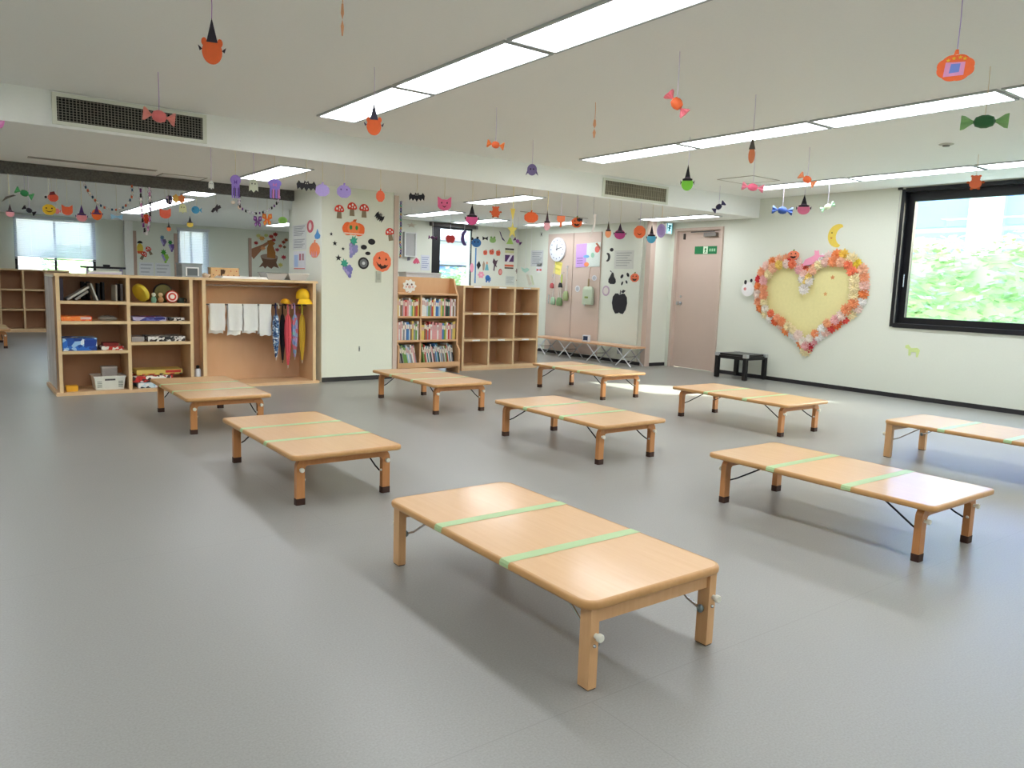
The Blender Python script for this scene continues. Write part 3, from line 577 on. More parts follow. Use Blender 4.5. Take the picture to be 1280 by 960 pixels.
for k, c in enumerate(('#2c2a2e', '#232326', '#35302f', '#2a2e33', '#262226')): slab_item('picture_book', ['black folder touching the far leaning grey board', 'black folder behind the white thin leaning board', 'brownish black folder between two black folders', 'slate black folder right of the white thin board', 'black folder beside the pale upright board'][k], 'book', .245+k*.024 if k < 3 else .375+(k-3)*.04, .868, .02, .17-.012*(k % 2), .11, 0, c, .285, G)
slab_item('picture_book', 'pale upright board near the middle divider', 'book', .495, .868, .012, .15, .26, .0, '#b9b4a6', group=G)
slab_item('picture_book', 'dark grey upright board beside the middle divider', 'book', .535, .868, .02, .16, .26, .0, '#55504e', group=G)
# toys in the top right bay
t = item('toy_drum', 'toy tambourine with a yellow rim leaning in the top right bay', 'toy', .72, .10, .858)
o = MB().lathe([(.085, -.02), (.09, -.014), (.09, .014), (.085, .02)], 'x', 24).build('rim', M('#d9c23c', .45), t, (0, 0, .093), smooth=True); o.rotation_euler = (0, -.45, .5)
o = MB().lathe([(.084, -.012), (.084, .012)], 'x', 24).build('skin', print_mat('mosaic', ['#8fb0a0', '#cfd8d0', '#4a5a58', '#b8a888'], 40), t, (0, 0, .093)); o.rotation_euler = (0, -.45, .5)
t = item('toy_drum', 'round wooden toy with dark rim at the back of the top right bay', 'toy', .93, .16, .858)
o = MB().lathe([(.088, -.02), (.094, 0), (.088, .02)], 'y', 24).build('rim', M('#33291c', .5), t, (0, 0, .094), smooth=True); MB().lathe([(.08, -.026), (.08, -.018)], 'y', 24).build('face', M('#7d7440', .6, 0, .3, 30), t, (0, 0, .094))
t = item('spinning_toy', 'red and white toy wheel in the top right bay', 'toy', .99, .06, .858)
MB().lathe([(.055, -.02), (.062, 0), (.055, .02)], 'y', 20).build('wheel', M('#d8503c', .45), t, (0, 0, .062), smooth=True)
for r_, c in ((.05, '#f0e4dc'), (.038, '#cf4438'), (.022, '#f2e8e0')): MB().lathe([(r_, -.0215-(.06-r_)*.05), (r_, -.019)], 'y', 18).build('ring', M(c, .5), t, (0, 0, .062))
t = item('toy_figure', 'small green and white toy figure in the top right bay', 'toy', .825, .06, .858); MB().lathe([(.022, 0), (.026, .03), (.018, .055), (.012, .06)], 'z', 12).build('body', M('#6f9a86', .5), t, smooth=True); MB().ball((0, 0, .078), .02, .02, .02).build('head', M('#d8e0d8', .5), t, smooth=True)
t = item('toy_figure', 'small wooden doll of two stacked balls in the top right bay', 'toy', .885, .05, .858); MB().ball((0, 0, .03), .028, .026, .03).build('body', M('#b98a5c', .5), t, smooth=True); MB().ball((0, 0, .078), .022, .021, .022).build('head', M('#d8b88c', .5), t, smooth=True)
t = item('toy_cup', 'dark green toy cup at the right end of the top right bay', 'toy', 1.075, .08, .858); MB().lathe([(.03, 0), (.036, .05), (.033, .05), (.027, .006)], 'z', 16).build('cup', M('#2c4038', .4), t, smooth=True); MB().tube([(.034, 0, .042), (.055, 0, .036), (.05, 0, .015), (.031, 0, .012)], .005, 6).build('handle', M('#2c4038', .4), t)
# on top of the shelves
ZT = 1.1155
t = thing('glass_tank', 'small grey insect tank with a pale frame on the shelf top', 'tank', (2.02, 8.32, ZT), .15)
for a in ((-.10, .10, -.075, -.07), (-.10, .10, .07, .075), (-.10, -.095, -.07, .07), (.095, .10, -.07, .07)): MB().box(*a, .01, .125).build('side_pane', M('#8c9498', .25, 0, .05), t)
MB().box(-.105, .105, -.08, .08, 0, .012).build('base', M('#9aa0a2', .4), t); MB().box(-.105, .105, -.08, .08, .125, .14).build('lid', M('#7f888c', .4), t)
for x in (-.06, .06): MB().box(x-.006, x+.006, -.082, -.0755, .012, .10).build('front_bar', M('#dfe4e6', .4), t)
MB().box(-.06, .06, -.0825, -.0755, .09, .10).build('front_bar', M('#dfe4e6', .4), t); MB().box(-.05, .05, -.079, -.0755, .02, .085).build('front_panel', M('#5f676b', .4), t)
t = thing('wooden_box', 'low wooden box with a cut out letter and dots on the rack top', 'box', (2.40, 8.45, ZT), 0)
MB().box(-.145, .145, -.05, .05, 0, .10).build('carton', wood('box_ply', '#c8a06c', '#d8b888', (6, 6, 6), .6), t); MB().box(-.15, .15, -.055, .055, .10, .108).build('lid', M('#d4b080', .6), t)
MB().prism([(-.045, .015), (-.03, .015), (-.03, .04), (-.005, .045), (.0, .075), (-.01, .09), (-.045, .09)], -.052, -.05).build('letter', M('#4a3018', .6), t)
for k in range(9): MB().lathe([(.006, -.0515), (.006, -.05)], 'y', 8, c=(-.12+.03*k+(.03 if k > 2 else 0), 0, .03+.045*(k % 2))).build('dot', M('#b04a38' if k % 3 else '#5a3a20', .6), t)
t = thing('paper_stack', 'stack of white paper lying on the rack top', 'paper', (2.50, 8.17, ZT), .02)
for k in range(4): MB().box(-.24+.006*k, .24-.004*k, -.12+.004*k, .13-.003*k, .006*k, .006*k+.0055).build('sheet_bundle', PAPER, t)
t = thing('craft_dish', 'small cream craft dish with bits beside the wooden box', 'dish', (2.19, 8.38, ZT)); MB().lathe([(.03, 0), (.05, .02), (.055, .035), (.05, .035), (.03, .008), (0, .006)], 'z', 18).build('dish', M('#e3d8c4', .5), t, smooth=True); MB().ball((0, 0, .03), .03, .028, .018).build('bits', M('#c9a98c', .7, 0, .3, 60), t, smooth=True)
for x, l in ((2.86, 'clear plastic tray with a dark rim on the rack top'), (3.10, 'clear plastic tray next to the pillar on the rack top')):
    t = thing('plastic_tray', l, 'tray', (x, 8.25, ZT)); ringbox(MB(), .17, .22, .23, .27, 0, .07, .004).build('tub', clear('clear_plastic', '#f0f2f4', .35, .15), t)
    ringbox(MB(), .24, .28, .24, .28, .07, .077, .012).build('rim', M('#6b6e74' if x < 3 else '#d3d2cc', .4), t); MB().box(-.07, .07, -.09, .09, .006, .028).build('craft_paper', M('#c8c2ba' if x < 3 else '#e6dcd4', .7, 0, .2, 30), t)
t = thing('projector_arm', 'black folded stand lying on the top of the back shelf', 'stand', (1.28, 8.62, ZT), -.1)
MB().box(-.20, .20, -.02, .02, .055, .075).build('bar', BLACK, t); MB().box(-.0, .06, -.03, .03, .075, .095).build('clamp', BLACK, t)
for x in (-.14, .16): MB().box(x-.012, x+.012, -.04, .04, 0, .055).build('foot', M('#8a86a0', .5), t)
t = thing('paper_pile', 'pile of pale lilac and white papers under the black stand', 'paper', (1.27, 8.52, ZT), .05)
for k in range(3): MB().box(-.15+.01*k, .15, -.05, .05+.005*k, .011*k, .011*k+.0105).build('sheet_bundle', M(('#cfc9de', '#e6e4ec', '#dfe8e0')[k], .7), t)
# ------------------------------------------------------------------ bookcase
BC = thing('bookcase', 'light wooden bookcase with six compartments and a tall back board', 'bookcase', (4.40, 8.27, 0)); W_, D = .895, .28
BW = wood('bookcase_wood', '#d8a878', '#e2b78a', (3, 3, 1), .45)
for x in (0, W_-.022):
    mb = MB(); out = [(0, 0), (0, 1.215), (-.16, 1.215)]
    pts = [(.0, 0), (.0, .30), (.06, .36), (.06, .98), (.12, 1.08), (.17, 1.20), (D, 1.205), (D, 0)] if x else [(.0, 0), (.0, .36), (.06, .40), (.06, .98), (.12, 1.08), (.17, 1.20), (D, 1.205), (D, 0)]
    n = len(pts); mb.add([(x, y, z) for y, z in pts]+[(x+.022, y, z) for y, z in pts], [list(range(n)), list(range(2*n-1, n-1, -1))]+[(i, (i+1) % n, n+(i+1) % n, n+i) for i in range(n)]).build('side_panel', BW, BC)
MB().box(.022, W_-.022, D-.012, D, .06, 1.205).build('back_panel', BW, BC)
MB().box(.022, W_-.022, .06, .075, .06, .10).build('toe_board', BW, BC)
ZB = (.09, .405, .70, .985)
for z in ZB: MB().box(.022, W_-.022, .0 if z < .1 else .06, D-.012, z, z+.022).build('shelf_board', BW, BC)
for k in range(3): MB().box(.34, .362, .07, D-.012, ZB[k]+.022, ZB[k+1]).build('divider', BW, BC)
MB().box(.022, W_-.022, -.0, .014, .112, .15).build('lip', BW, BC)
CN = [('red', '#c8443c'), ('green', '#6f9e50'), ('white', '#e6e4de'), ('blue', '#4a7cb8'), ('pale blue', '#a9c6d8'), ('yellow', '#dcc060'), ('pink', '#e0a0a0'), ('grey', '#8c8f92'), ('dark green', '#2f5a44'), ('brown', '#8a6848'), ('black', '#2a2a30'), ('orange', '#dc8a4c'), ('teal', '#3f7f84')]
CNd = dict(CN)
def book(x, z, w_, h, d_, lean, cname, where, y=.085):
    lab = '%s %s on the %s of the bookcase' % (cname, 'picture book leaning over' if lean else 'book standing upright', where)
    c, s_ = math.cos(lean), math.sin(lean); rot = lambda px, pz: (px*c+pz*s_, -px*s_+pz*c)
    lo = min(rot(0, 0)[1], rot(w_, 0)[1])
    o = MB()
    P = lambda pts: [(rot(a, b)[0], rot(a, b)[1]-lo) for a, b in pts]
    t_ = .0025
    o.prism(P([(0, 0), (t_, 0), (t_, h), (0, h)]), 0, d_, 0); o.prism(P([(w_-t_, 0), (w_, 0), (w_, h), (w_-t_, h)]), 0, d_, 0); o.prism(P([(0, 0), (w_, 0), (w_, h), (0, h)]), -.004, .001, 0)
    o.prism(P([(t_, .004), (w_-t_, .004), (w_-t_, h-.004), (t_, h-.004)]), .001, d_-.004, 1)
    o.prism(P([(w_*.1, h*.62), (w_*.9, h*.62), (w_*.9, h*.86), (w_*.1, h*.86)]), -.0048, -.004, 2)
    ob = o.build('book', [M(CNd[cname], .55, 0, .12, 40), M('#efeadd', .8), M('#e9e3d2' if cname not in ('white', 'pale blue', 'yellow', 'pink') else '#cfa4a0', .6)], None, (4.40+x, 8.27+y, z+.0008))
    tag(ob, lab, 'book', '%s books on the %s' % (cname, where))
def fill(x0, x1, z, hs, seq, where, seed, lean=0, ws=(.016, .026), y=.085):
    rnd = random.Random(seed); i = 0; c = math.cos(lean)
    x = x0+hs[1]*math.sin(-lean)+.002
    while True:
        w_ = rnd.uniform(*ws); h = rnd.uniform(*hs)
        if x+w_*c+.001 > x1: break
        book(x, z, w_, h, rnd.uniform(.15, .17), lean, seq[i % len(seq)], where, y); x += w_/c+.001; i += 1
fill(.026, .336, ZB[2]+.022, (.19, .225), ['yellow', 'white', 'brown', 'grey', 'pink', 'red', 'pink', 'white', 'pale blue', 'green', 'yellow', 'brown', 'red', 'yellow', 'green'], 'upper left shelf', 1)
fill(.366, .87, ZB[2]+.022, (.19, .23), ['white', 'white', 'white', 'pale blue', 'green', 'grey', 'red', 'yellow', 'white', 'blue', 'blue', 'pale blue', 'yellow', 'green', 'pink', 'dark green', 'black', 'dark green', 'pink', 'white', 'brown'], 'upper right shelf', 2)
fill(.026, .336, ZB[1]+.022, (.19, .235), ['pink', 'white', 'pink', 'white', 'grey', 'white', 'blue', 'blue', 'pale blue', 'brown', 'yellow', 'grey', 'green', 'white'], 'middle left shelf', 3)
fill(.366, .87, ZB[1]+.022, (.18, .235), ['yellow', 'yellow', 'brown', 'red', 'grey', 'red', 'white', 'pink', 'pink', 'pink', 'white', 'pink', 'pink', 'blue', 'green', 'yellow', 'white', 'red', 'pink', 'grey'], 'middle right shelf', 4)
fill(.026, .336, ZB[0]+.022, (.22, .26), ['grey', 'black', 'grey', 'green', 'green', 'green', 'pale blue', 'white', 'pale blue', 'grey', 'white', 'pink'], 'bottom left shelf', 5, -.22, (.012, .02))
fill(.366, .87, ZB[0]+.022, (.22, .27), ['green', 'brown', 'red', 'white', 'teal', 'white', 'grey', 'black', 'white', 'pink', 'black', 'grey', 'blue', 'pale blue', 'teal', 'black', 'white', 'grey', 'pale blue', 'brown', 'grey', 'white'], 'bottom right shelf', 6, -.17, (.010, .017))
t = thing('bear_plaque', 'white flower shaped plaque with a bear face on the bookcase top board', 'plaque', (4.585, 8.35, 1.0915), 0)
MB().prism([((.075+.008*math.cos(9*a))*math.cos(a)*1.15, (.075+.008*math.cos(9*a))*math.sin(a)) for a in [2*math.pi*k/54 for k in range(54)]], -.006, 0).build('board', M('#f0eee8', .7), t)
for x, z, r_, c in ((-.03, .02, .012, '#7a5a50'), (.03, .02, .012, '#7a5a50'), (0, -.01, .02, '#e8c0b0'), (0, -.005, .007, '#6a3a34'), (-.045, -.01, .012, '#f0b8a8'), (.045, -.01, .012, '#f0b8a8')): MB().prism([(x+r_*math.cos(a), z+r_*math.sin(a)) for a in [2*math.pi*k/14 for k in range(14)]], -.0075-.0005*r_*100, -.006).build('face_spot', M(c, .7), t)
MB().box(-.02, .02, 0, .03, -.083, -.077).build('foot', M('#f0eee8', .7), t)
t = thing('white_box', 'low white box standing behind the bookcase below the window', 'box', (5.10, 8.93, 0)); MB().box(-.30, .22, -.1, .1, 0, 1.25).build('cabinet', M('#e6e6e4', .6), t); MB().box(-.31, .23, -.11, .11, 1.25, 1.27).build('lid', M('#dcdcda', .6), t)
# ------------------------------------------------------------------ cubby shelves
def cubby(label, x, y, w_, h, d_, nx, nz, z0=.035, back=SHELFB):
    t = thing('cubby_shelf', label, 'shelf', (x, y, 0)); tk = .028
    MB().box(0, w_, 0, d_, 0, z0).build('plinth', SHELFW, t)
    for i in range(nx+1):
        xx = i*(w_-tk)/nx; q = MB().box(xx, xx+tk, .004, d_, z0, h).build('side_panel' if i in (0, nx) else 'divider', SHELFW, t); edge(q, xx, xx+tk, z0, h, .004)
    for j in range(nz+1):
        zz = z0+j*(h-tk-z0)/nz
        for i in range(nx):
            xx = i*(w_-tk)/nx+tk; x2 = (i+1)*(w_-tk)/nx
            q = MB().box(xx, x2, .006, d_, zz, zz+tk).build('shelf_board', SHELFW, t); edge(q, xx, x2, zz, zz+tk, .006)
            if x > 3 and j: MB().box((xx+x2)/2-.06, (xx+x2)/2+.06, -.0, .002, zz+.004, zz+.024).build('name_strip', PAPER, t)
    MB().box(tk, w_-tk, d_-.012, d_, z0, h).build('back_panel', back, t)
    return t
cubby('empty nine compartment cubby shelf beside the bookcase', 5.42, 8.42, 1.26, 1.12, .40, 3, 3)
cubby('far cubby shelf under the blind window of the second room', -.30, 16.3, 2.16, 1.13, .4, 6, 3)
# ------------------------------------------------------------------ folding bench
t = thing('folding_bench', 'long narrow wooden bench on white folding cross legs along the closet wall', 'bench', (8.19, 9.1, 0))
MB().box(-.15, .15, -1.17, 1.17, .275, .30).build('seat_board', wood('bench_wood', '#d9a77c', '#e4b78e', (14, 1, 14), .4, .3), t)
for y in (-1.0, -.35, .35, 1.0):
    for s_ in (-1, 1):
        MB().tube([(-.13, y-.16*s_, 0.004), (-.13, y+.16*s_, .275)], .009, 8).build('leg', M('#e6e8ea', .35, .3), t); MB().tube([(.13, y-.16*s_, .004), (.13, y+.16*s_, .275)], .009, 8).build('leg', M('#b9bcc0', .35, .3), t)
    MB().tube([(-.13, y, .14), (.13, y, .14)], .007, 6).build('pivot_bar', CHROME, t)
t = thing('small_clock', 'small white desk clock with a navy face on the folding bench', 'clock', (8.12, 9.0, .3005), -math.pi/2+.3); MB().box(-.055, .055, -.03, .03, 0, .10).build('case', M('#e6e8ee', .4), t); MB().box(-.04, .04, -.033, -.03, .02, .085).build('face', M('#2c3a58', .3), t)
t = thing('wall_socket', 'grey wall socket under the folding bench', 'socket', (XP, 8.55, .2), -math.pi/2); MB().box(-.045, .045, -.012, 0, -.06, .06).build('plate', M('#9aa0a6', .5), t); MB().box(-.02, .02, -.014, -.012, -.03, .03).build('outlet', M('#4a4e54', .5), t)
# ------------------------------------------------------------------ black stool
t = thing('side_table', 'small black square side table with silver corners by the steel door', 'table', (8.575, 6.395, 0), 0)
MB().box(-.20, .20, -.22, .22, .315, .34).build('top', M('#2b2a2b', .35), t)
for sx in (-1, 1):
    for sy in (-1, 1):
        x, y = sx*.205, sy*.225
        MB().box(x-.025, x+.025, y-.025, y+.025, .01, .30).build('leg', M('#1c1b1c', .4), t); MB().box(x-.028, x+.028, y-.028, y+.028, .30, .345).build('corner_block', M('#c6c8c8', .35, .5), t); MB().box(x-.018, x+.018, y-.018, y+.018, 0, .01).build('foot', M('#8a8c8c', .4), t)
for sy in (-1, 1): MB().box(-.18, .18, sy*.225-.012, sy*.225+.012, .27, .313).build('apron', M('#1c1b1c', .4), t)
for sx in (-1, 1): MB().box(sx*.205-.012, sx*.205+.012, -.2, .2, .27, .313).build('apron', M('#1c1b1c', .4), t)

# ------------------------------------------------------------------ paper cut-outs
def ell(cx=0, cz=0, rx=.5, rz=.5, n=20, a0=0, a1=360):
    k = n if a1-a0 == 360 else n+1
    return [(cx+rx*math.cos(math.radians(a0+(a1-a0)*i/n)), cz+rz*math.sin(math.radians(a0+(a1-a0)*i/n))) for i in range(k)]
def star(cx=0, cz=0, r=.5, n=5, q=.42, a0=90): return [(cx+(r if i % 2 == 0 else r*q)*math.cos(math.radians(a0+180*i/n)), cz+(r if i % 2 == 0 else r*q)*math.sin(math.radians(a0+180*i/n))) for i in range(2*n)]
def lobed(cx=0, cz=0, rx=.5, rz=.45, lobes=5, n=40, amp=.05): return [(cx+rx*(1-amp+amp*abs(math.sin(lobes*math.radians(360*i/n)/2)))*math.cos(math.radians(360*i/n)), cz+rz*(1-amp+amp*abs(math.sin(lobes*math.radians(360*i/n)/2)))*math.sin(math.radians(360*i/n))) for i in range(n)]
BAT = [(-.5, .1), (-.38, .42), (-.3, .22), (-.14, .2), (-.09, .45), (-.03, .3), (.03, .3), (.09, .45), (.14, .2), (.3, .22), (.38, .42), (.5, .1), (.46, -.4), (.34, -.18), (.24, -.42), (.12, -.2), (0, -.5), (-.12, -.2), (-.24, -.42), (-.34, -.18), (-.46, -.4)]
LEAF = [(0, .5), (.1, .25), (.35, .35), (.3, .1), (.5, .0), (.25, -.12), (.3, -.3), (.05, -.2), (.03, -.5), (-.03, -.5), (-.05, -.2), (-.3, -.3), (-.25, -.12), (-.5, 0), (-.3, .1), (-.35, .35), (-.1, .25)]
OR, PK, PU, LI, BK, RD, GR, YE, BL, WH, BR, TE, LG, MG = '#f4713c', '#ec8aa8', '#6a4f9a', '#b7a4dc', '#232126', '#d8402f', '#3f8f4a', '#ecc63a', '#4f8fc8', '#f2f0ea', '#8a5f42', '#3fa48c', '#9ad060', '#d8468c'
def smile(z=-.18, w_=.22, c='#4a1c14'): return ('mouth', [[(-w_, z+.08), (-w_*.5, z-.04), (0, z-.09), (w_*.5, z-.04), (w_, z+.08), (w_*.5, z+.02), (0, z-.02), (-w_*.5, z+.02)]], 2, c)
def eyes(z=.08, dx=.16, r=.05, c='#2a1a14'): return [('eye', [ell(-dx, z, r, r*1.2, 10)], 2, c), ('eye', [ell(dx, z, r, r*1.2, 10)], 2, c)]
def sh_pumpkin(c=OR, face=True, fc='#3a1a12', stem='#7a8a3c'):
    p = [('body', [lobed(0, -.05, .5, .42, 8)], 0, c), ('stem', [[(-.06, .34), (.06, .34), (.09, .5), (-.03, .5)]], 0, stem)]
    if face: p += [('eye', [[(-.26, .04), (-.1, .04), (-.18, .18)]], 2, fc), ('eye', [[(.1, .04), (.26, .04), (.18, .18)]], 2, fc), ('mouth', [[(-.3, -.1), (-.18, -.18), (-.1, -.13), (-.02, -.2), (.1, -.14), (.18, -.18), (.3, -.1), (.16, -.32), (0, -.36), (-.16, -.32)]], 2, fc)]
    return p
def sh_hat(face=PK, hat=BK, wings=True, fz=-.24, fr=.26):
    p = [('face', [ell(0, fz, .42, fr, 24)], 0, face), ('hat', [[(-.38, -.06), (-.2, -.02), (0, .5), (.2, -.02), (.38, -.06), (.3, -.12), (-.3, -.12)]], 1, hat), ('hat_band', [[(-.2, -.04), (.2, -.04), (.17, .03), (-.17, .03)]], 2, '#5a4a5a')]
    if wings: p += [('wing', [[(-.4, fz+.06), (-.5, fz+.14), (-.49, fz-.04)]], 0, hat), ('wing', [[(.4, fz+.06), (.5, fz+.14), (.49, fz-.04)]], 0, hat)]
    return p
def sh_bearwitch(c=OR, hat='#33303a'):
    return [('face', [ell(0, -.22, .36, .27, 26)], 0, c), ('ear', [ell(-.28, -.02, .1, .09, 12)], 0, c), ('ear', [ell(.28, -.02, .1, .09, 12)], 0, c), ('hat', [[(-.2, -.02), (0, .5), (.2, -.02)]], 1, hat), ('wing', [[(-.34, -.18), (-.5, -.1), (-.44, -.22)]], 0, hat), ('wing', [[(.34, -.18), (.5, -.1), (.44, -.22)]], 0, hat)]
def sh_cat(c=OR, face=True):
    p = [('face', [[(-.5, .5), (-.2, .3), (.2, .3), (.5, .5), (.5, -.1)]+[(.5*math.cos(math.radians(a)), -.1+.4*math.sin(math.radians(a))) for a in range(-15, -180, -15)]], 0, c)]
    return p+(eyes(.05, .2, .05)+[smile(-.2, .16)] if face else [])
def sh_bear(c=OR): return [('body', [ell(0, -.1, .36, .34, 20)], 0, c), ('head', [ell(0, .26, .26, .22, 18)], 1, c), ('ear', [ell(-.22, .42, .09, .08, 10)], 0, c), ('ear', [ell(.22, .42, .09, .08, 10)], 0, c), ('paw', [ell(-.42, .0, .1, .08, 10)], 0, '#c85a2a'), ('paw', [ell(.42, .0, .1, .08, 10)], 0, '#c85a2a'), ('foot', [ell(-.2, -.42, .1, .08, 10)], 0, '#c85a2a'), ('foot', [ell(.2, -.42, .1, .08, 10)], 0, '#c85a2a')]
def sh_bat(c=BK): return [('bat', [BAT], 0, c), ('eye', [ell(-.05, .18, .025, .05, 8)], 2, '#d8d0c0'), ('eye', [ell(.05, .18, .025, .05, 8)], 2, '#d8d0c0')]
def sh_ghost(c=WH, e=BK): return [('body', [ell(0, .1, .38, .4, 16, 0, 180)+[(-.4, -.4), (-.2, -.28), (0, -.48), (.2, -.28), (.4, -.4)]], 0, c)]+eyes(.16, .13, .05, e)
def sh_mushroom(): return [('cap', [ell(0, .08, .5, .42, 16, 0, 180)+[(-.4, -.02), (.4, -.02)]], 1, RD), ('stalk', [[(-.2, .06), (.2, .06), (.26, -.5), (-.26, -.5)]], 0, '#8a7a62')]+[('spot', [ell(x, z, r, r, 10)], 3, WH) for x, z, r in ((-.25, .2, .09), (.05, .32, .09), (.26, .16, .08), (0, .12, .05))]
def sh_grapes(c='#7d6ab8', leaf=TE): 
    p = [('leaf', [LEAF_(-.12, .32, .62)], 1, leaf)]
    for i, (x, z) in enumerate(((-.22, .1), (0, .12), (.22, .1), (-.12, -.06), (.1, -.06), (.3, -.04), (-.02, -.22), (.18, -.2), (.06, -.38))): p.append(('grape', [ell(x, z, .13, .12, 12)], 0 if i % 2 else 1, (c, '#a9a0d6')[i % 3 == 0]))
    return p
def LEAF_(cx, cz, s): return [(cx+x*s, cz+z*s) for x, z in LEAF]
def sh_disc(c, ring=None): return [('disc', [ell()], 0, c)]+([('ring', [ell(0, 0, .34, .34)], 1, ring)] if ring else [])
def sh_poly(nm, pts, c): return [(nm, [pts], 0, c)]
def sh_donut(c=BK, ic='#c9ccd0'): return [('disc', [ell()], 0, c), ('icing', [lobed(0, 0, .36, .36, 9)], 1, '#6a6c72'), ('hole', [ell(0, 0, .14, .14, 14)], 2, ic)]
def sh_sheet(c='#eeeeea', lines='#9a9aa0', n=5): return [('sheet', [[(-.5, -.5), (.5, -.5), (.5, .5), (-.5, .5)]], 0, c)]+[('line', [[(-.4, .38-i*.8/n), (.4-.1*(i % 3), .38-i*.8/n), (.4-.1*(i % 3), .38-i*.8/n-.3/n), (-.4, .38-i*.8/n-.3/n)]], 1, lines) for i in range(n)]
def sh_crescent(c=YE, flip=1, face=False):
    o = [(flip*x, z) for x, z in ell(0.1, 0, .6, .5, 20, 75, 285)]+[(flip*x, z) for x, z in ell(.38, 0, .40, .38, 18, 262, 98)]
    return [('moon', [o], 0, c)]+([('eye', [ell(-.28, .1, .04, .03, 8)], 2, '#6a4a20'), ('mouth', [ell(-.26, -.12, .06, .03, 8)], 2, '#c8602c')] if face else [])
def sh_fish(c=BL): return [('body', [ell(-.08, 0, .36, .42, 20)], 0, c), ('tail', [[(.22, 0), (.5, .3), (.44, 0), (.5, -.3)]], 0, c), ('eye', [ell(-.26, .1, .05, .06, 8)], 2, BK)]
def sh_jelly(c=LI, c2='#7a63b4'): return [('cap', [ell(0, .28, .42, .22, 18)], 1, c), ('bodice', [[(-.34, .3), (.34, .3), (.3, -.05), (-.3, -.05)]], 0, c)]+[('streamer', [[(x-.06, .0), (x+.06, .0), (x+.05, -.5), (x-.07, -.46)]], 0, (c, c2)[i % 2]) for i, x in enumerate((-.25, -.08, .1, .26))]+[('bow', [[(-.12, .3), (0, .2), (.12, .3), (.12, .1), (0, .18), (-.12, .1)]], 2, c2)]
def sh_apple(c=BK, stem=BK): return [('apple', [[(x, z) for x, z in [(0, .26), (.12, .34), (.3, .34), (.46, .2), (.5, -.05), (.42, -.3), (.25, -.48), (.08, -.46), (0, -.42), (-.08, -.46), (-.25, -.48), (-.42, -.3), (-.5, -.05), (-.46, .2), (-.3, .34), (-.12, .34)]]], 0, c), ('stem', [[(-.02, .26), (.03, .26), (.06, .46), (.02, .48)]], 0, stem), ('leaf', [[(.06, .4), (.2, .5), (.36, .46), (.22, .36)]], 0, stem)]
def sh_pear(c=BK): return [('pear', [[(-.08, .3), (.06, .36), (.16, .26), (.22, .04), (.42, -.16), (.46, -.36), (.3, -.5), (-.2, -.5), (-.42, -.38), (-.42, -.16), (-.24, .04)]], 0, c), ('stem', [[(-.1, .34), (-.04, .36), (-.22, .5), (-.3, .46)]], 0, c)]
def sh_flower(c, c2=YE, n=6): return [('petals', [[((.34+.16*abs(math.cos(n*a/2)))*math.cos(a), (.34+.16*abs(math.cos(n*a/2)))*math.sin(a)) for a in [2*math.pi*k/48 for k in range(48)]]], 0, c), ('centre', [ell(0, 0, .14, .14, 12)], 1, c2)]
def sh_bow(c): return [('wing', [[(0, .08), (-.5, .42), (-.44, -.42), (0, -.08)]], 0, c), ('wing', [[(0, .08), (.5, .42), (.44, -.42), (0, -.08)]], 0, c), ('knot', [ell(0, 0, .1, .16, 12)], 1, c)]
def sh_butterfly(c, c2): return [('wing', [[(0, 0), (-.12, .45), (-.46, .5), (-.5, .12), (-.2, -.02), (-.4, -.2), (-.3, -.5), (-.05, -.3)]], 0, c), ('wing', [[(0, 0), (.12, .45), (.46, .5), (.5, .12), (.2, -.02), (.4, -.2), (.3, -.5), (.05, -.3)]], 0, c)]+[('spot', [ell(x, z, .08, .1, 10)], 1, c2) for x, z in ((-.3, .28), (.3, .28), (-.24, -.26), (.24, -.26))]
def sh_candyflat(c): return [('sweet', [ell(0, 0, .24, .3, 18)], 1, c), ('wrapper_end', [[(-.18, .06), (-.5, .42), (-.42, 0), (-.5, -.42), (-.18, -.06)]], 0, c), ('wrapper_end', [[(.18, .06), (.5, .42), (.42, 0), (.5, -.42), (.18, -.06)]], 0, c)]
TK = .003
def cutout(name, label, cat, loc, rz, w_, h, parts, group=None, string=None, tilt=0, strc='#d8cfe0'):
    root = None
    if len(parts) > 1 or string:
        root = thing(name, label, cat, loc, rz, group); root.rotation_euler = (0, tilt, rz)
    for nm, polys, layer, c in parts:
        mb = MB()
        for pg in polys: mb.prism([(x*w_, z*h) for x, z in pg], -TK-layer*.0012, 0 if layer == 0 else -TK*.5-.0006*layer)
        m = c if not isinstance(c, str) else M(c, .75, 0, .08, 40)
        if root: mb.build(nm, m, root)
        else:
            root = mb.build(name, m, None, loc, rz); root.rotation_euler = (0, tilt, rz); tag(root, label, cat, group)
    if string:
        z0 = h*.46
        MB().tube([(0, 0, z0), (.002, 0, (z0+string)/2), (0, 0, string)], .0019, 5).build('string', M(strc, .7), root)
    return root
PL = {'R': ('X', XR), 'C': ('Y', YC), 'S': ('X', 3.33), 'B': ('Y', YB), 'K': ('Y', YK), 'P': ('X', XP), 'D': ('X', XP-.0225)}
def stick(plane, box, name, label, cat, parts, group=None, tilt=0, off=.0006):
    ax, v = PL[plane]; kw = {ax: v}
    x0, y0, x1, y1 = box; cx, cy = (x0+x1)/2, (y0+y1)/2
    c = PX(cx, cy, **kw); w_ = (PX(x1, cy, **kw)-PX(x0, cy, **kw)).length; h = (PX(cx, y1, **kw)-PX(cx, y0, **kw)).length
    rz = 0 if ax == 'Y' else -math.pi/2
    n = Vector((0, -1, 0)) if ax == 'Y' else Vector((-1, 0, 0))
    return cutout(name, label, cat, c+n*off, rz, w_, h, parts, group, None, tilt)
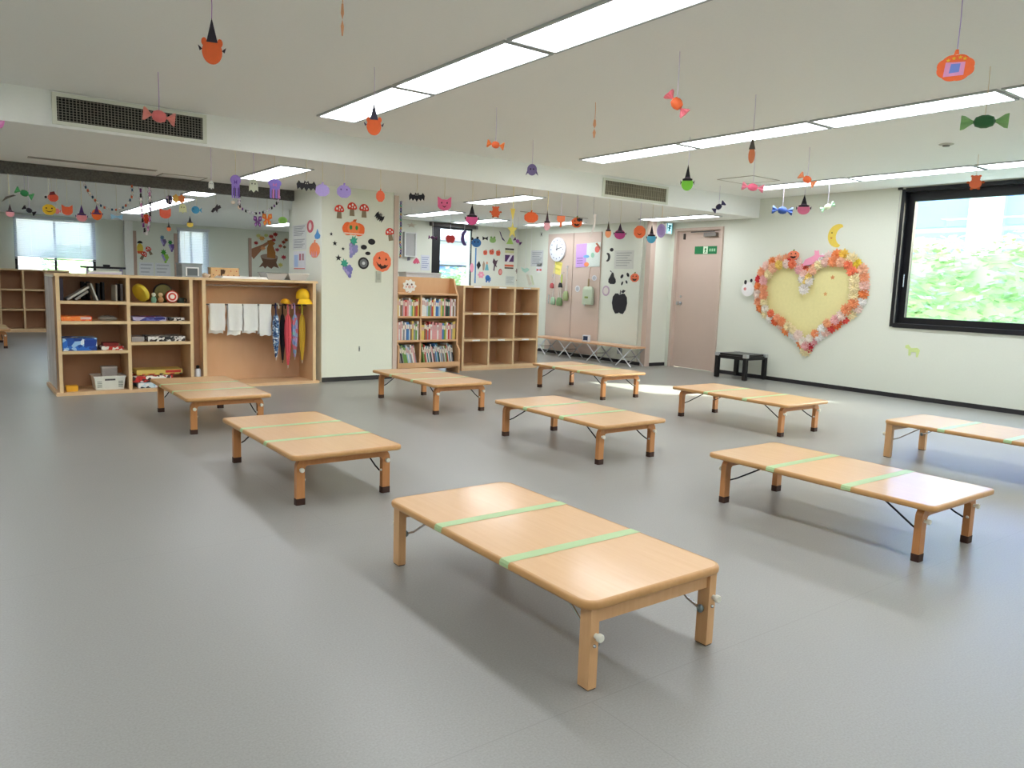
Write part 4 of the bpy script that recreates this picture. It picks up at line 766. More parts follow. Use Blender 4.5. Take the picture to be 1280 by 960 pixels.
# --- pillar front
G = 'stickers on the pillar'
for b, l in (((418, 256, 430, 273), 'first of three red mushroom stickers side by side, beside the lilac pumpkin'), ((434, 253, 446, 270), 'middle of three red mushroom stickers side by side on the pillar'), ((449, 255, 461, 272), 'leaning mushroom sticker of the three side by side, next to the bat')):
    stick('C', b, 'mushroom_sticker', l, 'sticker', sh_mushroom(), G)
stick('C', (482, 285, 493, 301), 'mushroom_sticker', 'lone red mushroom sticker above the grinning pumpkin', 'sticker', sh_mushroom(), G, -.2)
stick('C', (428, 274, 456, 296), 'pumpkin_sticker', 'wide orange pumpkin sticker with green oval eyes', 'sticker', [('body', [lobed(-.24, -.06, .26, .38), lobed(.24, -.08, .26, .38)], 0, OR), ('body', [lobed(0, -.02, .28, .4)], 1, '#f78a52'), ('eye', [ell(-.13, .02, .06, .13, 12)], 3, GR), ('eye', [ell(.13, .02, .06, .13, 12)], 3, GR), ('stem', [[(-.06, .34), (.08, .34), (.14, .5), (.0, .48)]], 0, '#d8682c'), ('mouth', [[(-.46, -.28), (.46, -.3), (.4, -.36), (-.4, -.36)]], 3, '#f6d8c8')], G)
stick('C', (469, 265, 480, 277), 'bat_sticker', 'small black bat sticker beside the mushrooms', 'sticker', sh_bat(), G, .6)
for b, l in (((412, 290, 416, 295), 'smallest black star sticker, the topmost of four'), ((415.5, 301, 421.5, 307.5), 'black star sticker second from the top'), ((426.5, 308.5, 431, 313.5), 'small black star sticker beside the blue grapes'), ((419, 318, 427, 326.5), 'largest black star sticker, the lowest of four')):
    stick('C', b, 'star_sticker', l, 'sticker', sh_poly('star', star(), BK), G)
stick('C', (433, 297, 449, 323), 'grape_sticker', 'blue grape sticker with a teal leaf below the wide pumpkin', 'sticker', sh_grapes('#8f90c8'), G, .35)
stick('C', (426, 325, 442, 348), 'grape_sticker', 'lower blue grape sticker with a teal leaf', 'sticker', sh_grapes('#7d7cc0'), G, -.25)
for b, l in (((460, 298.5, 469, 306), 'largest of three black oval stickers'), ((451, 306, 458.5, 312), 'black oval sticker touching the blue grapes'), ((456.5, 314.5, 463, 319), 'smallest black oval sticker above the ring')):
    stick('C', b, 'oval_sticker', l, 'sticker', sh_poly('oval', ell(), BK), G)
stick('C', (447.5, 321.5, 461, 336.5), 'ring_sticker', 'black and grey ring shaped doughnut sticker', 'sticker', sh_donut(), G)
stick('C', (466, 314, 489, 340), 'pumpkin_sticker', 'grinning orange jack-o-lantern sticker above the light switch', 'sticker', [('body', [lobed(0, 0, .5, .5, 10)], 0, '#f58058'), ('eye', [[(-.22, .14), (-.08, .1), (-.14, .24)]], 2, '#3a1a12'), ('eye', [[(.16, .06), (.28, .08), (.2, .2)]], 2, '#3a1a12'), ('mouth', [[(-.32, -.02), (-.16, -.16), (-.1, -.1), (-.02, -.2), (.08, -.2), (.12, -.14), (.24, -.18), (.34, -.14), (.2, -.3), (-.04, -.36), (-.22, -.22)]], 2, '#3a1a12')], G)
t = thing('light_switch', 'grey light switch plate on the pillar', 'switch', PX(473, 346, Y=YC)); MB().box(-.032, .032, -.008, 0, -.065, .065).build('plate', M('#b9bdb0', .5), t); MB().box(-.018, .018, -.012, -.008, -.035, .035).build('rocker', M('#a9ada0', .5), t)
t = thing('wall_socket', 'tiny cable outlet low on the pillar', 'socket', PX(449, 436, Y=YC)); MB().box(-.008, .008, -.006, 0, -.03, .03).build('plate', M('#9aa095', .5), t); MB().box(-.004, .004, -.008, -.006, -.012, .012).build('slot', M('#5a5f58', .5), t)
# --- pillar side
G = 'papers on the side of the pillar'
stick('S', (366, 281, 383, 297), 'notice_sheet', 'upper notice sheet of small grey writing on the pillar side', 'paper', sh_sheet('#d9dbd8', '#8f9296', 6), G)
stick('S', (366, 297.5, 383, 312), 'notice_sheet', 'middle notice sheet of small grey writing on the pillar side', 'paper', sh_sheet('#d6d8d5', '#8f9296', 6), G)
stick('S', (367, 314, 382, 337), 'photo_sheet', 'lowest sheet with blue and red pictures on the pillar side', 'paper', [('sheet', [[(-.5, -.5), (.5, -.5), (.5, .5), (-.5, .5)]], 0, '#dfe0e4'), ('picture', [[(-.42, -.35), (-.1, -.35), (-.1, .3), (-.42, .3)]], 1, '#a8c0e4'), ('picture', [[(0, .0), (.14, .0), (.14, .36), (0, .36)]], 1, '#c07080'), ('picture', [[(.22, .0), (.38, .0), (.38, .36), (.22, .36)]], 1, '#b88a90'), ('rule', [[(-.45, -.42), (.45, -.42), (.45, -.47), (-.45, -.47)]], 1, '#d87a6a')], G)
stick('S', (384, 275, 392, 291), 'wreath_sticker', 'red pointed oval wreath sticker on the pillar side', 'sticker', [('ring', [ell()], 0, '#c8606a'), ('centre', [ell(0, 0, .22, .3)], 1, '#e4d8d2')], G)
stick('S', (393, 286, 401, 299), 'drop_sticker', 'blue drop shaped sticker on the pillar side', 'sticker', sh_poly('drop', [(0, .5), (.2, .1), (.45, -.15), (.35, -.42), (0, -.5), (-.35, -.42), (-.45, -.15), (-.2, .1)], BL), G)
stick('S', (387, 300, 400, 323), 'pumpkin_sticker', 'orange pumpkin sticker on the pillar side', 'sticker', sh_pumpkin('#f08a5a', False, stem='#f08a5a')+[('flame', [[(x-.06, -.4), (x+.06, -.4), (x, -.12)] for x in (-.25, -.05, .18)], 2, '#d8a0b8')], G)
# --- far wall
G = 'paper shapes on the far wall'
stick('B', (170, 301, 180, 317), 'hat_face_sticker', 'yellow face sticker in a black hat on the far wall', 'sticker', [('face', [ell(0, -.1, .4, .4)], 0, '#e2c850'), ('hat', [ell(0, .3, .34, .2, 12, 0, 180)], 1, BK), ('scarf', [[(-.4, -.3), (.4, -.3), (.3, -.5), (-.3, -.5)]], 1, OR)], G)
stick('B', (175, 314, 183, 325), 'mushroom_sticker', 'red mushroom sticker lower on the far wall', 'sticker', sh_mushroom(), G, .5); stick('B', (183, 308, 190, 319), 'mushroom_sticker', 'red mushroom sticker higher on the far wall', 'sticker', sh_mushroom(), G, -.5)
stick('B', (199, 295, 209, 308), 'grape_sticker', 'purple grape sticker with a blue top on the far wall', 'sticker', sh_grapes('#7a6a98', '#6a8aa8'), G); stick('B', (209, 301, 219, 315), 'grape_sticker', 'purple grape sticker with a green leaf on the far wall', 'sticker', sh_grapes('#7a64a8', GR), G); stick('B', (200, 313, 212, 329), 'grape_sticker', 'lime green grape sticker on the far wall', 'sticker', sh_grapes('#9ccc58', '#4f9a3c'), G)
stick('B', (174, 328, 192, 345), 'notice_sheet', 'blank white notice sheet beside the white pier', 'paper', sh_sheet('#e4e6e8', '#c4c6ca', 3), G); stick('B', (194, 329, 213, 345), 'notice_sheet', 'blank white notice sheet below the lime grapes', 'paper', sh_sheet('#e2e4e6', '#c4c6ca', 3), G)
# tree mural: each paper piece hangs on the wall
tr = stick('B', (313, 285, 365, 335), 'tree_mural', 'autumn tree mural of brown branch, stump and squirrel on the far wall', 'mural', [
    ('branch', [[(-.5, -.18), (-.42, -.30), (-.16, .02), (-.02, .12), (.06, .22), (-.02, .2), (-.2, .08), (-.5, -.06)]], 0, '#a8765a'), ('stump', [[(-.26, -.22), (-.2, -.36), (-.3, -.5), (-.2, -.46), (-.15, -.52), (-.1, -.46), (0, -.52), (.06, -.46), (.18, -.5), (.12, -.36), (.16, -.22)]], 0, '#7a5a48'), ('stump_top', [ell(-.05, -.22, .21, .07, 18)], 1, '#a89080'),
    ('squirrel', [[(-.1, -.24), (-.1, .0), (-.06, .1), (-.1, .18), (0, .2), (.1, .12), (.04, .06), (.1, -.1), (.1, -.26)]], 2, '#b0743c')] +
    [('leaf', [LEAF_(x, z, s_)], 3, c) for x, z, s_, c in ((-.36, .1, .12, '#a83a34'), (-.22, .22, .16, '#e0a860'), (.0, .28, .14, '#b84a40'), (.1, .34, .14, '#a83a34'), (.06, .2, .12, '#b04a3c'), (.22, .06, .12, '#c06050'), (.3, .16, .12, '#a04a34'), (.36, .22, .12, '#9a5a3a'), (.14, -.04, .12, '#b85058'), (-.2, -.02, .14, '#e0a070'), (.32, .04, .1, '#7a5a3a'), (.3, -.22, .14, '#b04048'), (.22, -.42, .14, '#d4cc70'), (-.3, .28, .14, '#d8d488'), (-.12, .3, .12, '#c8d080'))])
# --- reading corner back wall
G = 'paper shapes on the reading corner wall'
t = thing('wall_speaker', 'grey boxy wall unit with a white rim beside the black window', 'wall unit', PX(512, 306, Y=YK)); MB().box(-.13, .09, -.06, 0, -.20, .20).build('case', M('#b6b6b4', .5), t)
for a in ((-.13, .09, .18, .20), (-.13, .09, -.20, -.18), (.07, .09, -.18, .18), (-.13, -.11, -.18, .18)): MB().box(a[0], a[1], -.075, -.06, a[2], a[3]).build('rim', M('#e6e8e4', .5), t)
stick('K', (516, 322, 525, 331), 'paper_umbrella', 'pink paper umbrella on the wall left of the black window', 'sticker', sh_poly('umbrella', [(0, .5), (.3, .2), (.5, -.3), (.3, -.2), (.15, -.4), (0, -.2), (-.2, -.4), (-.5, -.2), (-.3, .2)], '#d8607c'), G)
stick('K', (526, 319, 537, 338), 'notice_sheet', 'white notice with blue ruled lines left of the black window', 'paper', sh_sheet('#d8dce4', '#9aa4c0', 6), G); stick('K', (509, 318, 513, 326), 'paper_rain', 'small grey paper strip left of the black window', 'sticker', sh_poly('strip', [(-.5, -.5), (.4, -.4), (.5, .5), (-.3, .4)], '#8a8a96'), G)
for b, l in (((604, 312, 609, 319), 'red smiling paper apple nearest the blue strip'), ((611.5, 311, 617.5, 318.5), 'middle of three red smiling paper apples'), ((620, 312, 625.5, 320), 'red smiling paper apple nearest the calendar')): stick('K', b, 'paper_apple', l, 'sticker', sh_apple('#e0674c', BR)+eyes(.05, .18, .06)+[smile(-.16, .2)], G)
stick('K', (593.5, 310, 595, 354), 'blue_strip', 'thin vertical blue paper strip beside the black window', 'sticker', sh_poly('strip', [(-.5, -.5), (.5, -.5), (.5, .5), (-.5, .5)], '#4a88c0'), G)
for b, nm, l, p, tl in (((595.5, 326, 601, 337), 'paper_kite', 'black diamond shaped paper kite', sh_poly('kite', [(0, .5), (.5, 0), (0, -.5), (-.5, 0)], BK), .1), ((606, 327, 611, 338), 'paper_figure', 'teal paper figure with an orange head', [('robe', [[(-.2, .2), (.2, .2), (.5, -.5), (-.5, -.5)]], 0, '#78b8c4'), ('head', [ell(0, .34, .22, .16, 12)], 1, '#e0a080')], 0),
    ((603, 326, 606, 338), 'paper_figure', 'thin brown paper figure beside the teal one', sh_poly('figure', [(0, .5), (.5, .2), (.3, -.5), (-.3, -.5), (-.5, .1)], '#b09a84'), 0), ((615.5, 323, 622, 339), 'paper_bird', 'dark brown paper bird with spread wings', sh_poly('bird', [(-.3, .5), (.1, .3), (.5, .4), (.2, .0), (.4, -.2), (.0, -.1), (-.1, -.5), (-.3, -.45), (-.2, 0), (-.5, .2)], '#5a4450'), 0),
    ((587.5, 329, 592, 340.5), 'paper_petal', 'pink oval paper petal next to the black window', sh_poly('petal', ell(), '#eda0b8'), 0), ((597, 339, 605.5, 348), 'paper_flower', 'round pink paper flower above the cubby shelf', sh_flower('#f0a0b8', '#f7c8d4'), 0), ((606.5, 343, 613.5, 353), 'paper_elephant', 'bright blue paper elephant above the cubby shelf', [('body', [ell(-.08, .05, .42, .36)], 0, '#3f7fd0'), ('leg', [[(-.4, 0), (-.15, 0), (-.15, -.5), (-.4, -.5)], [(.08, 0), (.3, 0), (.3, -.5), (.08, -.5)]], 0, '#3f7fd0'), ('trunk', [[(.24, .2), (.46, .1), (.5, -.3), (.38, -.3)]], 0, '#3f7fd0')], 0),
    ((623, 336, 627.5, 344), 'paper_medal', 'red oval paper medal below the calendar', sh_disc('#d85a54', '#e8a8a0'), 0), ((644, 334, 650, 344), 'paper_leaf', 'grey brown paper leaf beside the calendar', sh_poly('leaf', LEAF, '#8a7a70'), 0),
    ((645, 349, 654, 358.5), 'paper_bear', 'brown paper bear face just above the cubby shelf', [('face', [ell(0, -.05, .42, .38)], 0, '#a86a48'), ('ear', [ell(-.34, .34, .14, .14, 12), ell(.34, .34, .14, .14, 12)], 0, '#8a5238'), ('muzzle', [ell(0, -.16, .2, .15)], 1, '#d8b090')]+eyes(.08, .17, .05), 0)):
    stick('K', b, nm, l, 'sticker', p, G, tl)
stick('K', (631, 310, 642, 336), 'wall_calendar', 'wall calendar in black, purple and orange bands', 'calendar', [('sheet', [[(-.5, -.5), (.5, -.5), (.5, .5), (-.5, .5)]], 0, '#e6e0d4'), ('header', [[(-.5, .40), (.5, .40), (.5, .48), (-.5, .48)]], 1, '#3a3630'), ('band', [[(-.5, .26), (.5, .26), (.5, .38), (-.5, .38)]], 1, '#cfcf98'), ('picture', [[(-.5, -.16), (.5, -.16), (.5, .16), (-.5, .16)]], 1, '#5a3a6a'), ('ribbon', [[(-.3, -.16), (-.05, -.16), (.35, .16), (.1, .16)]], 2, '#e8e0ee'), ('band', [[(-.5, -.4), (.5, -.4), (.5, -.3), (-.5, -.3)]], 1, '#e07050'), ('footer', [[(-.5, -.5), (.5, -.5), (.5, -.43), (-.5, -.43)]], 1, '#5a4c38')], G)
stick('K', (632, 345, 643, 356), 'sketch_sheet', 'faint sketch sheet just above the cubby shelf', 'paper', sh_sheet('#d5dad4', '#b4bcb4', 4), G)
stick('P', (664, 313, 679, 333), 'notice_sheet', 'grey timetable sheet on the closet wall by the corner', 'paper', sh_sheet('#d4d6d6', '#a4a8ae', 7), G); stick('P', (669, 328, 679, 341), 'bunny_sheet', 'white bunny picture with a red bow on the closet wall', 'sticker', [('bunny', [ell(0, -.12, .42, .36), ell(-.2, .34, .1, .18, 12), ell(.2, .34, .1, .18, 12)], 0, '#eeecec'), ('bow', [[(-.3, -.1), (0, -.2), (.3, -.1), (.3, -.34), (0, -.24), (-.3, -.34)]], 1, '#d85048')], G)
# --- closet wall things
G = 'things on the closet wall'
t = thing('wall_clock', 'round white wall clock on the pale closet door', 'clock', PX(698, 312, X=XP-.0225), -math.pi/2)
MB().lathe([(.20, 0), (.205, -.012), (.20, -.03), (.185, -.034)], 'y', 32).build('case', M('#e8eaf0', .4), t, smooth=True); MB().lathe([(.184, -.031), (.0, -.031)], 'y', 32).build('dial', M('#f2f3f8', .5), t)
for k in range(12):
    a = math.radians(30*k); MB().prism([(.155*math.cos(a)+.012*math.cos(a+b), .155*math.sin(a)+.012*math.sin(a+b)) for b in (0, 1.57, 3.14, 4.71)], -.036, -.031).build('hour_mark', M('#6a7098', .5), t)
MB().prism([(-.006, -.02), (.006, -.02), (.006, .09), (-.006, .09)], -.039, -.0365).build('hour_hand', BLACK, t); MB().prism([(-.02, -.004), (.13, .03), (.13, .038), (-.02, .006)], -.042, -.0395).build('minute_hand', BLACK, t)
stick('D', (693, 327, 702, 343), 'yellow_note', 'bright yellow note under the wall clock', 'paper', sh_sheet('#f0e47c', '#d8cc5c', 2), G, .2)
def hanging_bag(px, ptop, w_, h, label, c, c2, kind):
    p = PX(*px, X=XP-.0225-.035); q = PX(*ptop, X=XP-.0225-.035)
    t = thing('hanging_bag', label, 'bag', p, -math.pi/2, 'bags on the closet door')
    MB().loft([[(x*w_*s_, y*.055*s2, z*h) for x, y in rrect(1, 1, .3, 4)] for z, s_, s2 in ((-.5, .7, .5), (-.42, .95, .9), (-.1, 1, 1.1), (.3, .9, .8), (.48, .6, .5), (.5, .5, .3))]).build('body', M(c, .8, 0, .1, 30), t, smooth=True)
    z1 = q.z-p.z
    MB().tube([(-w_*.2, 0, h*.45), (0, .02, z1), (w_*.2, 0, h*.45)], .005, 6).build('strap', M(c2, .7), t)
    k = MB().tube([(0, .035, z1+.02), (0, .0, z1+.015), (0, -.0, z1-.01), (0, .012, z1-.012)], .006, 6).build('hook', M('#d8dade', .4), t)
hanging_bag((691, 376), (691, 333), .09, .13, 'small mint green drawstring bag on the closet door', '#a9c8a8', '#e6e4de', 0); hanging_bag((699, 377), (702, 345), .13, .14, 'dark green mesh bag in the middle of the hanging bags', '#7d9868', '#d8dcd4', 0); hanging_bag((707, 370), (706, 334), .11, .16, 'olive green bag with a pale strap on the closet door', '#9aa878', '#e6e4de', 0)
hanging_bag((690, 357), (690, 345), .07, .09, 'small red cloth bag above the mint green one', '#c05a5c', '#e6d8d4', 0)
t = thing('dust_brush', 'lime green brush with a black head hanging between the bags', 'brush', PX(702, 352, X=XP-.08), -math.pi/2); MB().tube([(0, 0, .12), (0, 0, -.02)], .012, 8).build('handle', M('#b8cc5c', .5), t); MB().loft([[(x*.10*s_-.03, y*.03, z) for x, y in rrect(1, 1, .25, 3)] for z, s_ in ((-.1, 1), (-.05, .8), (-.02, .4))]).build('head', BLACK, t, smooth=True); MB().tube([(0, 0, .12), (0, .03, .15), (0, .056, .15)], .004, 6).build('hook', CHROME, t)
t = thing('dustpan', 'pale green square dustpan hanging on the closet door', 'dustpan', PX(735, 369, X=XP-.06), -math.pi/2)
MB().loft([[(x, y, z) for x, y in rrect(.24*s_, .05*s2, .012, 3)] for z, s_, s2 in ((-.15, 1, 1), (.08, 1, .8), (.13, .85, .5), (.14, .6, .3))]).build('pan', M('#b4bfa6', .5), t, smooth=True); MB().tube([(0, 0, .135), (0, 0, .26)], .014, 8).build('handle', M('#a8926c', .5), t); MB().tube([(0, 0, .26), (.01, .01, .40), (0, .036, .45)], .004, 6).build('cord', M('#b08a70', .7), t); MB().box(-.05, .03, -.03, -.024, -.05, -.02).build('label', M('#8a9a4c', .6), t)
for b, l in (((719, 357, 725, 365), 'round white hook beside the dustpan'), ((740, 344, 746, 351), 'round white hook above the dustpan'), ):
    stick('D', b, 'wall_hook', l, 'hook', sh_disc('#dcdcde', '#b4b6ba'), 'hooks on the closet door')
p = stick('D', (720, 303, 750, 335), 'class_poster', 'poster of a lilac left half and pale right half on the closet door', 'poster', [('sheet', [[(-.5, -.48), (.5, -.44), (.5, .5), (-.5, .44)]], 0, '#d6dfd6'), ('lilac_half', [[(-.5, -.48), (-.06, -.46), (-.06, .46), (-.5, .44)]], 1, '#c8a0dc'), ('blue_figure', [ell(-.06, -.05, .12, .06, 12)], 2, '#78b4e0'), ('orange_figure', [ell(-.04, -.36, .1, .09, 14)], 2, '#f0905c'), ('red_figure', [ell(.38, .22, .1, .13, 14)], 2, '#e07064'), ('green_figure', [ell(.2, .0, .07, .1, 12)], 2, '#9cccb0'), ('twig', [[(.3, .44), (.5, .2), (.5, .3), (.36, .48)]], 2, '#a86a4c'), ('lettering', [[(-.45, -.1-.1*k), (-.2, -.09-.1*k), (-.2, -.13-.1*k), (-.45, -.14-.1*k)] for k in range(3)], 2, '#9a78b4')], G)
stick('P', (765, 362, 784, 393), 'apple_sticker', 'large black paper apple on the closet wall', 'sticker', sh_apple(), G); stick('P', (760, 338, 770.5, 355), 'pear_sticker', 'black paper pear above the large apple', 'sticker', sh_pear(), G)
for b, l, tl in (((775, 343, 780, 348), 'black paper leaf left of the four small leaves', .8), ((782.5, 341, 787.5, 346), 'black paper leaf right of the four, near the pumpkin', -.7), ((776, 352, 779.5, 356.5), 'black paper leaf lowest of the four', .5), ((781.5, 350.5, 785, 354.5), 'smallest black paper leaf of the four', -.6)): stick('P', b, 'leaf_sticker', l, 'sticker', sh_poly('leaf', ell(0, 0, .28, .6, 12), BK), G, tl)
stick('P', (788, 340, 799, 353), 'pumpkin_sticker', 'small orange pumpkin sticker on the closet wall', 'sticker', sh_pumpkin('#f07850'), G)
stick('P', (753, 357, 762, 370), 'ring_sticker', 'pale purple paper ring on the closet wall', 'sticker', [('ring', [ell()], 0, '#c0a8b8'), ('centre', [ell(0, 0, .34, .34)], 1, '#dcd4cc')], G); stick('P', (762.5, 310, 767, 314.5), 'dot_sticker', 'small black round sticker above the paper pear', 'sticker', sh_poly('dot', ell(), BK), G); stick('P', (757, 316, 763, 327), 'banana_sticker', 'small black paper banana on the closet wall', 'sticker', sh_crescent('#3c3c3a', -1), G)
stick('P', (768, 313, 792, 336), 'notice_sheet', 'large grey notice sheet on the cream closet panel', 'paper', sh_sheet('#d4d4cc', '#aeb0aa', 6), G)
# --- right wall: moon, heart, animals
stick('R', (1035, 280, 1056, 309), 'moon_sticker', 'yellow crescent moon cut-out with a sleepy face', 'sticker', sh_crescent('#ecd05a', 1, True), None, .1)
stick('R', (1131, 431, 1150, 446), 'animal_sticker', 'pale green animal cut-out below the window', 'sticker', sh_poly('animal', [(-.5, .4), (-.3, .5), (-.1, .22), (.3, .28), (.5, .1), (.46, -.1), (.4, -.5), (.28, -.5), (.26, -.1), (-.06, -.1), (-.1, -.42), (-.24, -.42), (-.26, .1), (-.48, .2)], '#d2e29a'))
def hp(s=1.0, n=44):
    o = []
    for k in range(n):
        a = 2*math.pi*k/n; x = 16*math.sin(a)**3; z = 13*math.cos(a)-5*math.cos(2*a)-2*math.cos(3*a)-math.cos(4*a)
        z = (z+2.5)/29; x = x/32
        if z < .15: x *= 1+.22*math.sin(math.pi*min(1, (.15-z)/.65))
        o.append((x*s, z*s))
    return o
HC = PX(1010, 381, X=XR); HW, HH = 1.50, 1.22
ht = thing('paper_heart', 'big yellow paper heart edged with orange, pink and white paper flowers', 'wall decoration', HC+Vector((-.001, 0, 0)), -math.pi/2)
ht.rotation_euler = (0, -.06, -math.pi/2)
MB().prism([(x*HW, z*HH) for x, z in hp(.98)], -.004, 0).build('heart_panel', M('#ece2a4', .8), ht)
MB().prism([(.33+x, .33+z) for x, z in star(0, 0, .032, 5, .5)], -.007, -.004).build('star', M('#d8905c', .7), ht); MB().prism([(.24+x, .13+z) for x, z in star(0, 0, .03, 5, .5)], -.007, -.004).build('star', M('#e0a868', .7), ht)
def rosette(seed):
    rnd = random.Random(seed); mb = MB()
    for r0, h0, n in ((1.0, .15, 11), (.72, .42, 9), (.42, .62, 7)):
        ph = rnd.random()*6
        ring = []
        for k in range(n*2):
            a = ph+math.pi*k/n; rr = r0*(1 if k % 2 == 0 else .72)*rnd.uniform(.9, 1.08)
            ring.append((rr*math.cos(a), -h0*(1 if k % 2 == 0 else 1.25), rr*math.sin(a)))
        vs = ring+[(0, -h0*.45, 0)]; m_ = len(ring)
        mb.add(vs, [(k, (k+1) % m_, m_) for k in range(m_)])
    return mb
ros = [rosette(k) for k in range(4)]; FC = ['#fba878', '#fcb48c', '#fcc8a8', '#fbd4c8', '#fae2d8', '#faf6f2', '#f88e68', '#fae8bc', '#f8d878', '#f8c0c0', '#fdf0e4', '#fdbc90']
def rosm(k, c):
    key = ('ros', k, c)
    if key not in MC: MC[key] = ros[k].mesh('paper_flower', M(c, .8, 0, .1, 8))
    return MC[key]
rnd = random.Random(5); op = hp(1.0, 400); cum = [0]
for k in range(400): a, b = op[k], op[(k+1) % 400]; cum.append(cum[-1]+math.hypot((b[0]-a[0])*HW, (b[1]-a[1])*HH))
def along(s_):
    s_ = (s_ % 1)*cum[-1]; k = max(i for i in range(401) if cum[i] <= s_) % 400; return op[k][0]*HW, op[k][1]*HH
def flower(x, z, r, c, lift=0):
    o = link('paper_flower', rosm(rnd.randrange(4), c), ht, (x, -.004-lift, z)); o.scale = (r, r*.75, r); o.rotation_euler = (0, rnd.uniform(0, 6.3), 0)
N1 = 46
SEQ = ['#faf6f2', '#fb9c60', '#fcb48c', '#faf6f2', '#fae2d8', '#fb9c60', '#f8d060', '#fae8bc', '#f0d850', '#fcc8a8', '#fcb48c', '#fbd4c8', '#fb9c60', '#faf6f2', '#fae2d8', '#fae8bc', '#f06058', '#f67c50', '#f06058', '#fbd4c8', '#faf6f2', '#f8b8bc', '#d8404c', '#fae8bc', '#fb9c60', '#faf6f2', '#faf6f2', '#fb9c60', '#fbd4c8', '#f67c50', '#faf6f2', '#fae8bc', '#fb9c60', '#fcb48c', '#fae2d8', '#fb9c60', '#e04048', '#fcb48c', '#fbd4c8', '#fb9c60', '#fcc8a8', '#fcb48c', '#e03c38', '#fae2d8', '#ef7a64', '#fb9c60']
for k in range(N1):
    x, z = along((k+.3)/N1); flower(x*rnd.uniform(.97, 1.0), z*rnd.uniform(.97, 1.0), rnd.uniform(.075, .098), SEQ[k], .002)
for k in range(40):
    x, z = along((k+.8)/40); f = rnd.uniform(.84, .9); cz = .02
    flower(x*f, cz+(z-cz)*f, rnd.uniform(.062, .088), rnd.choice(FC), .035)
p = along(.0)
for x, z, r in ((-.03, .20, .085), (.03, .29, .075), (-.06, .33, .07)): flower(x, z, r, '#f2ece6', .04)
def onheart(box, name, label, parts, tl=0): stick('R', box, name, label, 'sticker', parts, 'paper animals around the heart', tl, .045)
onheart((987, 312, 1002, 325), 'pumpkin_sticker', 'grinning orange pumpkin on top of the paper heart', sh_pumpkin('#f48a68')); onheart((1006, 313, 1034, 333), 'pink_animal', 'pink paper animal lying on top of the paper heart', sh_poly('animal', [(-.5, -.5), (-.4, -.1), (-.1, .1), (.02, .2), (.0, .5), (.12, .44), (.18, .5), (.24, .2), (.5, .16), (.3, .0), (.2, -.3), (-.1, -.4)], '#f2a0bc'))
onheart((929, 349, 946, 371), 'ghost_sticker', 'white ghost face with black ears beside the paper heart', [('face', [ell(0, -.08, .46, .4)], 0, '#f4f2f0'), ('ear', [ell(-.2, .32, .1, .13, 12), ell(.22, .42, .09, .1, 12)], 1, BK), ('nose', [ell(-.2, -.06, .1, .09, 12)], 1, '#d88a8a')])
# ------------------------------------------------------------------ hanging paper decorations
def face_cam(p, j=0): return -math.atan2(p.x, p.y)+j
def place(box, top=None, Y=None, Z=None, ceil=ZC):
    x0, y0, x1, y1 = box; cx, cy = (x0+x1)/2, (y0+y1)/2
    if Y is not None: c = PX(cx, cy, Y=Y)
    else:
        q = PX(*top, Z=ceil); d = ray(cx, cy); t = math.hypot(q.x, q.y)/math.hypot(d.x, d.y); c = CAM+d*t
    dep = (c-CAM).dot(FW); return c, (x1-x0)*dep/FPX, (y1-y0)*dep/FPX
def hang(box, name, label, parts, top=None, Y=None, ceil=ZC, group=None, tilt=0, yaw=0, strc='#cfc4dc', cat='paper decoration', string=True):
    c, w_, h = place(box, top, Y, None, ceil)
    st = ceil-c.z if string else None
    if tilt and st: st /= math.cos(tilt)
    return cutout(name, label, cat, c, face_cam(c, yaw), w_, h, parts, group, st, 0, strc)
def candy(box, label, c1, c2, top=None, Y=None, ceil=ZC, tilt=0, group=None, strc='#cfc4dc', string=True, yaw=0):
    c, w_, h = place(box, top, Y, None, ceil)
    L = math.hypot(w_, h*.4) if abs(tilt) < .3 else math.hypot(w_, h)*.9; r = max(min(h*.45, L*.2), L*.13)
    t = thing('paper_candy', label, 'paper decoration', c, face_cam(c, yaw), group)
    e = [MB().lathe([(.01*L, -.24*L), (r*.7, -.19*L), (r, -.06*L), (r, .06*L), (r*.7, .19*L), (.01*L, .24*L)], 'x', 12).build('sweet', M(c1, .5), t, smooth=True)]
    for s_ in (-1, 1):
        n = 14; lp = []
        for rr, h_ in ((.02*L, .20), (.05*L, .27), (r*.95, .42), (r*1.05, .5)): lp.append([(s_*h_*L, rr*(.55+.25*math.cos(5*2*math.pi*k/n))*math.cos(2*math.pi*k/n), rr*(1+.12*math.cos(5*2*math.pi*k/n))*math.sin(2*math.pi*k/n)) for k in range(n)])
        e.append(MB().loft(lp).build('wrapper_end', M(c2, .5), t, smooth=True))
    for o in e: o.rotation_euler = (0, tilt, 0)
    if string: MB().tube([(0, 0, r*.8), (.002, 0, (ceil-c.z)/2), (0, 0, ceil-c.z)], .0019, 5).build('string', M(strc, .7), t)
G = 'paper decorations under the main ceiling'
